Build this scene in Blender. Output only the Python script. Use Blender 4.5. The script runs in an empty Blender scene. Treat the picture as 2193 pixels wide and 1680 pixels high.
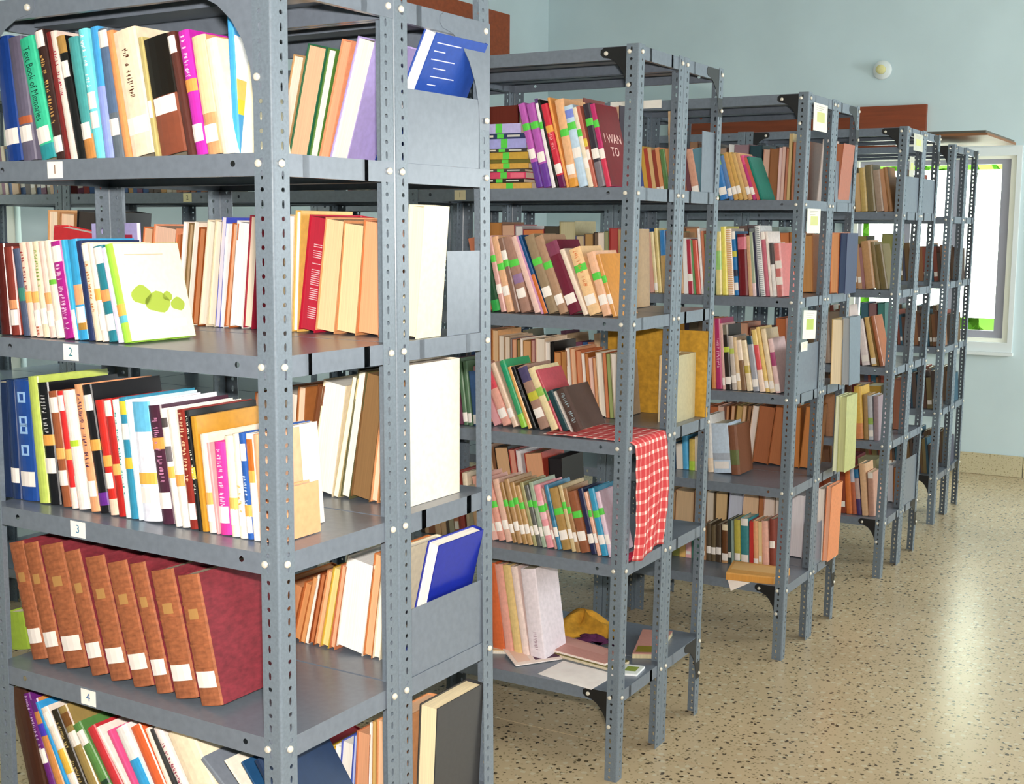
import bpy, bmesh, math, random
from mathutils import Vector, Matrix
PI = math.pi
scn = bpy.context.scene
COL = scn.collection

# ------------------------------------------------------------------ camera
CAM = Vector((0.0, 0.0, 1.90605))
RT = Vector((0.8591324, 0.5117190, 0.0059339))
UP = Vector((-0.0701037, 0.1061964, 0.9918709))
FW = Vector((-0.5069290, 0.8525644, -0.1271101))
cd = bpy.data.cameras.new('camera'); cam = bpy.data.objects.new('camera', cd); COL.objects.link(cam)
cd.sensor_fit = 'HORIZONTAL'; cd.sensor_width = 36.0; cd.lens = 2727.85 / 2193 * 36.0
cd.clip_start = 0.05; cd.clip_end = 200
m = Matrix.Identity(4)
for i in range(3):
    m[i][0] = RT[i]; m[i][1] = UP[i]; m[i][2] = -FW[i]; m[i][3] = CAM[i]
cam.matrix_world = m
scn.camera = cam

# ------------------------------------------------------------------ light
scn.view_settings.view_transform = 'Standard'
scn.view_settings.look = 'None'
scn.view_settings.exposure = 0.0
scn.view_settings.gamma = 1.0
scn.view_settings.use_curve_mapping = False
w = bpy.data.worlds.new('sky'); scn.world = w; w.use_nodes = True
bg = w.node_tree.nodes['Background']
bg.inputs[0].default_value = (0.93, 1.0, 1.0, 1); bg.inputs[1].default_value = 5.0
def area(name, loc, target, size, size_y, power, col=(1, 1, 1)):
    l = bpy.data.lights.new(name, 'AREA'); l.shape = 'RECTANGLE'; l.size = size; l.size_y = size_y
    l.energy = power; l.color = col
    o = bpy.data.objects.new(name, l); COL.objects.link(o); o.location = loc
    d = Vector(target) - Vector(loc); o.rotation_euler = d.to_track_quat('-Z', 'Y').to_euler()
    return o
# the camera's own flash, just above the lens
area('camera_flash', CAM + UP * 0.13 + RT * 0.02 - FW * 0.02, CAM + FW * 3 + UP * 0.0, 0.09, 0.05, 140, (1.0, 0.93, 0.86))
sl = bpy.data.lights.new('sun', 'SUN'); sl.energy = 5.0; sl.angle = 0.02; sl.color = (1.0, 0.96, 0.85)
so = bpy.data.objects.new('sun', sl); COL.objects.link(so); so.rotation_euler = (math.radians(38), 0, math.radians(25))
# daylight through the windows of the right-hand wall
DAY = (0.90, 0.98, 1.0)
for y, p in ((2.6, 8), (5.6, 30), (8.4, 95)):
    area('window_daylight', (2.28, y, 2.0), (1.0, y, 1.75), 1.7, 1.35, p, DAY)
area('window_daylight', (-2.4, 10.75, 1.8), (-2.4, 9.0, 1.5), 1.05, 1.2, 30, (0.95, 1.0, 0.9))

# ------------------------------------------------------------------ materials
def srgb(h):
    h = h.lstrip('#'); c = [int(h[i:i+2], 16) / 255 for i in (0, 2, 4)]
    return tuple((v / 12.92 if v <= 0.04045 else ((v + 0.055) / 1.055) ** 2.4) for v in c) + (1.0,)
def mat(name, col=None, rough=0.5, metal=0.0, noise=0.0, nscale=40, bump=0.0, spec=0.5, objcol=False, stretch=None):
    mt = bpy.data.materials.new(name); mt.use_nodes = True; nt = mt.node_tree; b = nt.nodes['Principled BSDF']
    b.inputs['Roughness'].default_value = rough; b.inputs['Metallic'].default_value = metal
    b.inputs['Specular IOR Level'].default_value = spec
    if objcol:
        src = nt.nodes.new('ShaderNodeObjectInfo').outputs['Color']
    else:
        r = nt.nodes.new('ShaderNodeRGB'); r.outputs[0].default_value = srgb(col); src = r.outputs[0]
    if noise or bump:
        tc = nt.nodes.new('ShaderNodeTexCoord'); mp = nt.nodes.new('ShaderNodeMapping')
        nt.links.new(tc.outputs['Object'], mp.inputs[0])
        if stretch: mp.inputs['Scale'].default_value = stretch
        n = nt.nodes.new('ShaderNodeTexNoise'); n.inputs['Scale'].default_value = nscale; n.inputs['Detail'].default_value = 3
        nt.links.new(mp.outputs[0], n.inputs['Vector'])
        if noise:
            ra = nt.nodes.new('ShaderNodeMapRange'); ra.inputs[1].default_value = 0.3; ra.inputs[2].default_value = 0.7
            ra.inputs[3].default_value = 1 - noise; ra.inputs[4].default_value = 1 + noise * 0.6
            nt.links.new(n.outputs[0], ra.inputs[0])
            mx = nt.nodes.new('ShaderNodeMix'); mx.data_type = 'RGBA'; mx.blend_type = 'MULTIPLY'; mx.inputs[0].default_value = 1
            nt.links.new(src, mx.inputs[6]); nt.links.new(ra.outputs[0], mx.inputs[7]); src = mx.outputs[2]
        if bump:
            bp = nt.nodes.new('ShaderNodeBump'); bp.inputs['Strength'].default_value = bump; bp.inputs['Distance'].default_value = 0.002
            nt.links.new(n.outputs[0], bp.inputs['Height']); nt.links.new(bp.outputs[0], b.inputs['Normal'])
    nt.links.new(src, b.inputs['Base Color'])
    return mt
M = {}
M['steel'] = mat('painted_steel', '#6e7a85', 0.33, noise=0.14, nscale=160, bump=0.06)
M['shelf'] = mat('painted_shelf_sheet', '#6f7884', 0.30, noise=0.10, nscale=60)
M['black'] = mat('black_painted_steel', '#121214', 0.45)
M['bolt'] = mat('zinc_bolt', '#e2dccf', 0.35, metal=0.3)
M['cover'] = mat('book_cover', None, 0.34, noise=0.10, nscale=70, objcol=True)
M['cloth_cover'] = mat('worn_book_cloth', None, 0.7, noise=0.30, nscale=55, bump=0.3, objcol=True, stretch=(1, 1, 2.2))
M['pages'] = mat('page_edges', None, 0.85, noise=0.11, nscale=420, objcol=True, stretch=(1, 0.04, 0.012))
M['print'] = mat('printed_paper', None, 0.55, noise=0.06, nscale=90, objcol=True)
M['ink'] = mat('flat_print', None, 0.6, objcol=True)
M['paper'] = mat('paper', None, 0.7, noise=0.05, nscale=30, objcol=True)
M['rag'] = mat('soft_cloth', None, 0.9, noise=0.25, nscale=45, bump=0.5, objcol=True)
M['wood'] = mat('brown_board', None, 0.55, noise=0.2, nscale=12, objcol=True, stretch=(0.3, 2, 3))
M['wall'] = mat('blue_wall_paint', '#cfe0e4', 0.8, noise=0.06, nscale=1.6)
M['wall_white'] = mat('white_plaster', '#e6ecec', 0.8, noise=0.03, nscale=3)
M['ceil'] = mat('ceiling_paint', '#eef0ee', 0.9)
M['frame_grey'] = mat('grey_window_frame', '#a9a9b6', 0.5)
M['frame_white'] = mat('white_window_frame', '#f7f6e8', 0.5)
M['ground'] = mat('garden_ground', '#a8b070', 0.9, noise=0.3, nscale=3)
M['leaf'] = mat('leaf_green', '#8cc83c', 0.6, noise=0.45, nscale=1.2)
M['bark'] = mat('bark', '#6a5640', 0.9, noise=0.3, nscale=8)
def terrazzo(name, base, dark, scale, amount, rough=0.16):
    mt = bpy.data.materials.new(name); mt.use_nodes = True; nt = mt.node_tree; b = nt.nodes['Principled BSDF']
    tc = nt.nodes.new('ShaderNodeTexCoord'); prev = None
    rgb = nt.nodes.new('ShaderNodeRGB'); rgb.outputs[0].default_value = srgb(base); prev = rgb.outputs[0]
    for sc, am, col, seed in ((scale, amount, dark, 0), (scale * 1.9, amount * 1.15, '#9c8c6a', 3.7), (scale * 0.8, amount * 1.1, '#cdbfa0', 9.1)):
        mp = nt.nodes.new('ShaderNodeMapping'); mp.inputs['Location'].default_value = (seed, seed * 2, 0); nt.links.new(tc.outputs['Object'], mp.inputs[0])
        nz = nt.nodes.new('ShaderNodeTexNoise'); nz.inputs['Scale'].default_value = sc * 2.2; nt.links.new(mp.outputs[0], nz.inputs['Vector'])
        ad = nt.nodes.new('ShaderNodeMix'); ad.data_type = 'VECTOR'; ad.inputs[0].default_value = 0.012
        nt.links.new(mp.outputs[0], ad.inputs[4]); nt.links.new(nz.outputs['Color'], ad.inputs[5])
        v = nt.nodes.new('ShaderNodeTexVoronoi'); v.inputs['Scale'].default_value = sc; nt.links.new(ad.outputs[1], v.inputs['Vector'])
        lt = nt.nodes.new('ShaderNodeMath'); lt.operation = 'LESS_THAN'; lt.inputs[1].default_value = am * 1.35; nt.links.new(v.outputs['Distance'], lt.inputs[0])
        sp = nt.nodes.new('ShaderNodeSeparateColor'); nt.links.new(v.outputs['Color'], sp.inputs[0])
        g2 = nt.nodes.new('ShaderNodeMath'); g2.operation = 'GREATER_THAN'; g2.inputs[1].default_value = 0.55; nt.links.new(sp.outputs[0], g2.inputs[0])
        mu = nt.nodes.new('ShaderNodeMath'); mu.operation = 'MULTIPLY'; nt.links.new(lt.outputs[0], mu.inputs[0]); nt.links.new(g2.outputs[0], mu.inputs[1])
        mx = nt.nodes.new('ShaderNodeMix'); mx.data_type = 'RGBA'; nt.links.new(mu.outputs[0], mx.inputs[0]); nt.links.new(prev, mx.inputs[6])
        mx.inputs[7].default_value = srgb(col); prev = mx.outputs[2]
    n = nt.nodes.new('ShaderNodeTexNoise'); n.inputs['Scale'].default_value = 1.1; nt.links.new(tc.outputs['Object'], n.inputs['Vector'])
    ra = nt.nodes.new('ShaderNodeMapRange'); ra.inputs[1].default_value = 0.3; ra.inputs[2].default_value = 0.7; ra.inputs[3].default_value = 0.9; ra.inputs[4].default_value = 1.08
    nt.links.new(n.outputs[0], ra.inputs[0])
    mx = nt.nodes.new('ShaderNodeMix'); mx.data_type = 'RGBA'; mx.blend_type = 'MULTIPLY'; mx.inputs[0].default_value = 1
    nt.links.new(prev, mx.inputs[6]); nt.links.new(ra.outputs[0], mx.inputs[7]); nt.links.new(mx.outputs[2], b.inputs['Base Color'])
    b.inputs['Roughness'].default_value = rough
    return mt
M['floor'] = terrazzo('terrazzo', '#c6b08e', '#4e4230', 40, 0.22, 0.26)
M['skirt'] = terrazzo('terrazzo_skirting', '#d0c4a0', '#9a8a66', 60, 0.2, 0.35)
M['strip'] = mat('joint_strip', '#6a6a60', 0.5)
def gingham():
    mt = bpy.data.materials.new('gingham_cloth'); mt.use_nodes = True; nt = mt.node_tree; b = nt.nodes['Principled BSDF']
    uv = nt.nodes.new('ShaderNodeUVMap'); sp = nt.nodes.new('ShaderNodeSeparateXYZ'); nt.links.new(uv.outputs[0], sp.inputs[0])
    outs = []
    for ax in (0, 1):
        mo = nt.nodes.new('ShaderNodeMath'); mo.operation = 'FRACT'; mu = nt.nodes.new('ShaderNodeMath'); mu.operation = 'MULTIPLY'; mu.inputs[1].default_value = 26.0
        nt.links.new(sp.outputs[ax], mu.inputs[0]); nt.links.new(mu.outputs[0], mo.inputs[0])
        gt = nt.nodes.new('ShaderNodeMath'); gt.operation = 'GREATER_THAN'; gt.inputs[1].default_value = 0.30; nt.links.new(mo.outputs[0], gt.inputs[0])
        outs.append(gt.outputs[0])
    ad = nt.nodes.new('ShaderNodeMath'); ad.operation = 'ADD'; nt.links.new(outs[0], ad.inputs[0]); nt.links.new(outs[1], ad.inputs[1])
    cr = nt.nodes.new('ShaderNodeValToRGB'); cr.color_ramp.interpolation = 'CONSTANT'
    cr.color_ramp.elements[0].color = srgb('#f8dcd4'); cr.color_ramp.elements[0].position = 0
    cr.color_ramp.elements[1].color = srgb('#cc3a3e'); cr.color_ramp.elements[1].position = 0.75
    e = cr.color_ramp.elements.new(0.4); e.color = srgb('#dc7470')
    dv = nt.nodes.new('ShaderNodeMath'); dv.operation = 'MULTIPLY'; dv.inputs[1].default_value = 0.5
    nt.links.new(ad.outputs[0], dv.inputs[0]); nt.links.new(dv.outputs[0], cr.inputs[0]); nt.links.new(cr.outputs[0], b.inputs['Base Color'])
    b.inputs['Roughness'].default_value = 0.9
    return mt
M['gingham'] = gingham()
def vcolmat():
    mt = bpy.data.materials.new('mixed_book_covers'); mt.use_nodes = True; nt = mt.node_tree; b = nt.nodes['Principled BSDF']
    a = nt.nodes.new('ShaderNodeVertexColor'); a.layer_name = 'Col'; nt.links.new(a.outputs[0], b.inputs['Base Color']); b.inputs['Roughness'].default_value = .5
    return mt
M['vcol'] = vcolmat()
def glassmat():
    mt = bpy.data.materials.new('window_glass'); mt.use_nodes = True; b = mt.node_tree.nodes['Principled BSDF']
    b.inputs['Transmission Weight'].default_value = 1; b.inputs['Roughness'].default_value = 0; b.inputs['IOR'].default_value = 1.0
    b.inputs['Base Color'].default_value = (0.97, 1, 0.97, 1)
    return mt
M['glass'] = glassmat()

# ------------------------------------------------------------------ mesh helpers
def link(name, me, mt, parent=None, col=None):
    o = bpy.data.objects.new(name, me); COL.objects.link(o)
    if mt is not None and not me.materials: me.materials.append(mt)
    if parent is not None: o.parent = parent
    if col: o.color = srgb(col)
    return o
def mesh(name, verts, faces):
    me = bpy.data.meshes.new(name); me.from_pydata(verts, [], faces); me.update(); return me
def bm_mesh(name, bm, fix=True):
    if fix: bmesh.ops.recalc_face_normals(bm, faces=bm.faces)
    me = bpy.data.meshes.new(name); bm.to_mesh(me); bm.free(); return me
BOXF = [(0, 3, 2, 1), (4, 5, 6, 7), (0, 1, 5, 4), (1, 2, 6, 5), (2, 3, 7, 6), (3, 0, 4, 7)]
def boxv(a, b):
    (x0, y0, z0), (x1, y1, z1) = a, b
    return [(x0, y0, z0), (x1, y0, z0), (x1, y1, z0), (x0, y1, z0), (x0, y0, z1), (x1, y0, z1), (x1, y1, z1), (x0, y1, z1)]
def box(name, a, b, mt, parent=None, col=None):
    return link(name, mesh(name, boxv(a, b), BOXF), mt, parent, col)
def boxes(name, lst, mt, parent=None, col=None):
    v, f = [], []
    for a, b in lst:
        n = len(v); v += boxv(a, b); f += [tuple(i + n for i in q) for q in BOXF]
    return link(name, mesh(name, v, f), mt, parent, col)
def prism(name, poly, z0, z1, mt, parent=None, col=None, axis='z'):
    """extrude a 2-D polygon; axis z: (x,y)->z ; axis y: (x,z)->y ; axis x: (y,z)->x"""
    n = len(poly)
    def p(q, h): return (q[0], q[1], h) if axis == 'z' else ((q[0], h, q[1]) if axis == 'y' else (h, q[0], q[1]))
    bm = bmesh.new(); A = [bm.verts.new(p(q, z0)) for q in poly]; B = [bm.verts.new(p(q, z1)) for q in poly]
    bm.faces.new(A); bm.faces.new(B[::-1])
    for i in range(n): bm.faces.new((A[i], A[(i + 1) % n], B[(i + 1) % n], B[i]))
    return link(name, bm_mesh(name, bm), mt, parent, col)
def empty(name, loc=(0, 0, 0), rot=(0, 0, 0), label=None, cat=None, group=None):
    o = bpy.data.objects.new(name, None); COL.objects.link(o); o.location = loc; o.rotation_euler = rot; o.empty_display_size = 0.05
    if label: tag(o, label, cat, group)
    return o
def tag(o, label, cat, group=None):
    o['label'] = label; o['category'] = cat
    if group: o['group'] = group
    return o
def struct(o): o['kind'] = 'structure'; return o
_txt = {}
def text(name, s, size, mt, parent, loc, rot, col, squeeze=1.0):
    k = (s, size, squeeze)
    if k not in _txt:
        cu = bpy.data.curves.new('lettering', 'FONT'); cu.body = s; cu.size = size; cu.align_x = 'CENTER'; cu.align_y = 'CENTER'; cu.resolution_u = 2
        t = bpy.data.objects.new('lettering', cu); COL.objects.link(t); t.scale = (squeeze, 1, 1)
        dg = bpy.context.evaluated_depsgraph_get(); me = bpy.data.meshes.new_from_object(t.evaluated_get(dg))
        COL.objects.unlink(t); bpy.data.objects.remove(t); me.materials.clear(); _txt[k] = me
    o = link(name, _txt[k], mt, parent, col); o.location = loc; o.rotation_euler = rot; o.scale = (squeeze, 1, 1)
    return o

# ------------------------------------------------------------------ where the rack rows stand (metres)
ROWS = {  # x of the aisle end, y of the front, yaw, lean per unit of height at front / change per unit depth
    'A': (-1.57777, 1.79413, -0.01131, 0.00334, -0.0076),
    'B': (-1.81610, 3.80740, 0.01275, 0.01547, 0),
    'C': (-1.74521, 5.32812, -0.00368, 0.01559, 0),
    'D': (-1.72426, 6.92294, -0.00398, 0.01785, 0),
    'E': (-1.78348, 8.41795, 0.00572, 0.00997, 0)}
ZS = {'A': [2.042, 1.666, 1.288, .919, .547], 'B': [2.044, 1.612, 1.194, .771, .322], 'C': [2.035, 1.617, 1.193, .779, .338],
      'D': [2.008, 1.59, 1.17, .76, .33], 'E': [2.0, 1.585, 1.165, .755, .325]}
TOPZ = {'A': 2.372, 'B': 2.495, 'C': 2.480, 'D': 2.45, 'E': 2.445}
BAYW = {'A': .86, 'B': .9, 'C': .9, 'D': .9, 'E': .9}
D = 0.38
def lean_at(r, y): return ROWS[r][3] + ROWS[r][4] * y / D
def wpos(r, x, y, z):
    X, Y, th, l0, l1 = ROWS[r]; c, s = math.cos(th), math.sin(th)
    return Vector((X + x * c - y * s + (l0 + l1 * y / D) * (z - 1.2), Y + x * s + y * c, z))
# ------------------------------------------------------------------ room shell
XL, XR, YB, YF, ZC = -5.85, 2.3, 10.45, -2.6, 4.25
fl = struct(box('floor', (XL - .2, YF - .2, -.12), (XR + .2, YB + .2, -.012), M['strip']))
# terrazzo panels cast between thin joint strips
ys = [YF, .6, 4.1, 7.60, YB]
xs = [XL, -3.6, 2.3]
for j in range(len(ys) - 1):
    for i in range(len(xs) - 1):
        box('terrazzo_panel', (xs[i] + .003, ys[j] + .003, -.02), (xs[i + 1] - .003, ys[j + 1] - .003, 0), M['floor'], fl)
struct(box('ceiling', (XL - .2, YF - .2, ZC), (XR + .2, YB + .2, ZC + .15), M['ceil']))
def wall_with_holes(name, axis, pos, thick, a0, a1, holes, mt):
    """wall in the plane axis=pos; holes = (a_lo, a_hi, z_lo, z_hi)"""
    L = []; cuts = sorted(holes); cur = a0
    def add(p, q, z0, z1):
        if q - p < 1e-4 or z1 - z0 < 1e-4: return
        if axis == 'y': L.append(((p, pos, z0), (q, pos + thick, z1)))
        else: L.append(((min(pos, pos + thick), p, z0), (max(pos, pos + thick), q, z1)))
    for (p, q, z0, z1) in cuts:
        add(cur, p, 0, ZC); add(p, q, 0, z0); add(p, q, z1, ZC); cur = q
    add(cur, a1, 0, ZC)
    return struct(boxes(name, L, mt))
WB = (-2.99, -1.735, 1.05, 2.485)
wall_with_holes('wall_back', 'y', YB, .22, XL - .2, XR + .2, [WB], M['wall'])
WL = [(3.0, 4.62, 1.1, 2.5)]
wall_with_holes('wall_left', 'x', XL, -.2, YF - .2, YB, WL, M['wall'])
WR = [(1.75, 3.45, 1.3, 2.7), (4.75, 6.45, 1.3, 2.7), (7.55, 9.25, 1.3, 2.7)]
wall_with_holes('wall_right', 'x', XR, .2, YF - .2, YB, WR, M['wall'])
struct(box('wall_front', (XL - .2, YF - .2, 0), (XR + .2, YF, ZC), M['wall']))
# skirting of terrazzo tiles along the back wall
sk = struct(box('baseboard_back', (XL, YB - .012, .001), (XR, YB - .001, .162), M['strip']))
x = XR - .27
random.seed(5)
while x > XL + .1:
    x2 = max(x - .60, XL + .01)
    box('skirting_tile', (x2 + .003, YB - .022 - random.uniform(0, .002), .002), (x - .003, YB - .010, .168), M['skirt'], sk); x = x2
bl = struct(box('baseboard_left', (XL + .001, YF, .001), (XL + .015, YB - .03, .165), M['skirt']))
# window in the back wall: plaster band, white strip, grey frame, panes
x0, x1, z0, z1 = WB
wf = struct(box('window_1', (x0 + .002, YB + .10, z0 - .0), (x1 - .002, YB + .115, z0 + .02), M['frame_grey']))
band = struct(boxes('trim_1', [((x0 - .06, YB - .03, z0 - .075), (x1 + .035, YB + .03, z0)), ((x0 - .06, YB - .03, z1), (x1 + .035, YB + .03, z1 + .075)),
                               ((x0 - .06, YB - .03, z0), (x0, YB + .03, z1)), ((x1, YB - .03, z0), (x1 + .035, YB + .03, z1))], M['wall_white']))
box('window_sill', (x0 - .07, YB - .06, z0 - .10), (x1 + .045, YB - .0, z0 - .076), M['wall_white'], band)
boxes('white_frame', [((x1 - .045, YB + .0, z0 + .0), (x1, YB + .10, z1)), ((x0, YB, z0), (x0 + .045, YB + .10, z1)), ((x0 + .045, YB, z1 - .022), (x1 - .045, YB + .1, z1)),
                      ((x0 + .045, YB, z0), (x1 - .045, YB + .1, z0 + .03))], M['frame_white'], wf)
nx = 3; fw = .07; ix0, ix1 = x0 + .045, x1 - .045; pw = (ix1 - ix0) / nx
for k in range(nx):
    a, b = ix0 + k * pw, ix0 + (k + 1) * pw
    cs = boxes('casement', [((a, YB + .03, z0 + .03), (a + .03, YB + .075, z1 - .022)), ((b - fw, YB + .03, z0 + .03), (b - .001, YB + .075, z1 - .022)),
                            ((a + .03, YB + .03, z0 + .03), (b - fw, YB + .075, z0 + .085)), ((a + .03, YB + .03, z1 - .06), (b - fw, YB + .075, z1 - .022))], M['frame_grey'], wf)
    box('pane', (a + .031, YB + .05, z0 + .086), (b - fw - .001, YB + .054, z1 - .061), M['glass'], cs)
for n, (p, q, za, zb) in enumerate(WL):
    wn = struct(boxes('window_%d' % (n + 2), [((XL - .12, p, za), (XL - .05, p + .06, zb)), ((XL - .12, q - .06, za), (XL - .05, q, zb)), ((XL - .12, p + .06, za), (XL - .05, q - .06, za + .06)),
                                ((XL - .12, p + .06, zb - .06), (XL - .05, q - .06, zb)), ((XL - .12, (p + q) / 2 - .03, za + .06), (XL - .05, (p + q) / 2 + .03, zb - .06))], M['frame_white']))
    box('pane', (XL - .09, p + .061, za + .061), (XL - .086, (p + q) / 2 - .031, zb - .061), M['glass'], wn)
    box('pane', (XL - .09, (p + q) / 2 + .031, za + .061), (XL - .086, q - .061, zb - .061), M['glass'], wn)
for n, (p, q, za, zb) in enumerate(WR):
    struct(boxes('window_%d' % (n + 4), [((XR + .02, p, za), (XR + .09, p + .05, zb)), ((XR + .02, q - .05, za), (XR + .09, q, zb)), ((XR + .02, p + .05, za), (XR + .09, q - .05, za + .05)),
                                ((XR + .02, p + .05, zb - .05), (XR + .09, q - .05, zb))], M['frame_white']))
# brown boards on the walls
tag(box('wall_board', (-4.62, YB - .045, 2.56), (-2.425, YB - .002, 2.895), M['wood'], None, '#8a3f1e'), 'long reddish brown wooden board fixed high on the back wall', 'board')
tag(box('wall_board', (XL + .002, 8.0, 3.30), (XL + .045, 9.69, 3.735), M['wood'], None, '#9c4a22'), 'orange brown wooden board high on left wall above the second rack', 'board')
# bulb holder on the back wall
bh = empty('bulb_holder', (-2.79, YB, 3.18), (PI / 2, 0, 0), 'small white round bulb holder with cream cap high on the back wall', 'lamp')
def lathe(name, prof, mt, parent, n=24, col=None):
    v, f = [], []
    for r, z in prof: v += [(r * math.cos(2 * PI * k / n), r * math.sin(2 * PI * k / n), z) for k in range(n)]
    for j in range(len(prof) - 1):
        for k in range(n): f.append((j * n + k, j * n + (k + 1) % n, (j + 1) * n + (k + 1) % n, (j + 1) * n + k))
    f.append(tuple(range(n))[::-1]); f.append(tuple((len(prof) - 1) * n + k for k in range(n)))
    o = link(name, mesh(name, v, f), mt, parent, col)
    for p in o.data.polygons: p.use_smooth = True
    return o
lathe('base_plate', [(.075, 0.002), (.075, .018), (.066, .028), (.03, .034)], M['wall_white'], bh)
lathe('socket_cap', [(.034, .034), (.036, .075), (.03, .085), (.012, .088)], M['print'], bh, col='#e6dc9c')

# ------------------------------------------------------------------ garden seen through the windows
gr = box('garden_ground', (-14, YB + .25, -.35), (6, 26, -.25), M['ground']); struct(gr)
struct(box('garden_ground', (-16, -3, -.35), (XL - .25, YB + .25, -.25), M['ground']))
def tree(x, y, h, rad, seed, label, group):
    rnd = random.Random(seed)
    t = empty('garden_tree', (x, y, -.25), label=label, cat='tree', group=group)
    lathe('trunk', [(.11, 0), (.08, h * .4), (.05, h * .75), (.02, h * .9)], M['bark'], t, n=10)
    v, f = [], []
    for _ in range(3600):
        u = Vector((rnd.gauss(0, 1), rnd.gauss(0, 1), rnd.gauss(0, 1))).normalized() * rad * rnd.uniform(.35, 1) ** .5
        c = Vector((u.x, u.y, h * .55 + u.z * (h * .45 / rad)))
        a = Vector((rnd.uniform(-1, 1), rnd.uniform(-1, 1), rnd.uniform(-1, 1))).normalized() * rnd.uniform(.12, .22)
        b = a.orthogonal().normalized() * a.length * .5
        n = len(v); v += [c - a, c + b, c + a, c - b]; f.append((n, n + 1, n + 2, n + 3))
    fo = link('foliage', mesh('foliage', [tuple(p) for p in v], f), M['leaf'], t); fo['kind'] = 'stuff'
    return t
for i, (x, y, h, r_) in enumerate([(-5.6, 13.2, 4.4, 1.35), (-2.7, 13.2, 4.2, 1.3), (-4.1, 16.3, 4.8, 1.6), (-8.4, 15.4, 4.6, 1.5)]):
    tree(x, y, h, r_, i + 1, 'sunlit yellow green tree outside back window, ' + ['second from left', 'rightmost', 'third from left', 'leftmost'][i], 'trees outside the back window')
tree(-9.0, 5.6, 3.8, 1.4, 9, 'sunlit yellow green tree outside the left wall window', None)
# ------------------------------------------------------------------ slotted angle posts
FLW, HC, PITCH = .045, .0275, .0265
def post_mesh(height, name):
    v, f, cache = [], [], {}
    def V(p):
        k = (round(p[0], 5), round(p[1], 5), round(p[2], 5))
        if k not in cache: cache[k] = len(v); v.append(p)
        return cache[k]
    T = .002; R = .005
    ncell = int(height / PITCH)
    zc = [k * PITCH for k in range(ncell)] + [height]
    def flange(fn):
        for k in range(len(zc) - 1):
            a, b = zc[k], zc[k + 1]; m_ = (a + b) / 2
            rx, rz = (.0052, .0045) if k % 2 == 0 else (.0038, .0085)
            outer = [(R, a), (HC, a), (FLW, a), (FLW, m_), (FLW, b), (HC, b), (R, b), (R, m_)]
            inner = [(HC - rx * .75, m_ - rz * .75), (HC, m_ - rz), (HC + rx * .75, m_ - rz * .75), (HC + rx, m_), (HC + rx * .75, m_ + rz * .75), (HC, m_ + rz), (HC - rx * .75, m_ + rz * .75), (HC - rx, m_)]
            for d in (0, T):
                O = [V(fn(u, d, z)) for u, z in outer]; I = [V(fn(u, d, z)) for u, z in inner]
                for i in range(8): f.append((O[i], O[(i + 1) % 8], I[(i + 1) % 8], I[i]))
            for i in range(8):
                p, q = inner[i], inner[(i + 1) % 8]
                f.append((V(fn(p[0], 0, p[1])), V(fn(q[0], 0, q[1])), V(fn(q[0], T, q[1])), V(fn(p[0], T, p[1]))))
        for d0, d1 in ((0, T),):
            f.append((V(fn(FLW, 0, 0)), V(fn(FLW, T, 0)), V(fn(FLW, T, height)), V(fn(FLW, 0, height))))
    flange(lambda u, d, z: (-u, d, z)); flange(lambda u, d, z: (-d, u, z))
    arc = [(-R + R * math.sin(t), R - R * math.cos(t)) for t in [PI / 2 * i / 4 for i in range(5)]]
    for a, b in zip(arc, arc[1:]): f.append((V((a[0], a[1], 0)), V((b[0], b[1], 0)), V((b[0], b[1], height)), V((a[0], a[1], height))))
    me = mesh(name, v, f); bm = bmesh.new(); bm.from_mesh(me); bmesh.ops.recalc_face_normals(bm, faces=bm.faces); bm.to_mesh(me); bm.free()
    return me
POST = post_mesh(2.5, 'slotted_post'); POST.materials.append(M['steel'])
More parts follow.
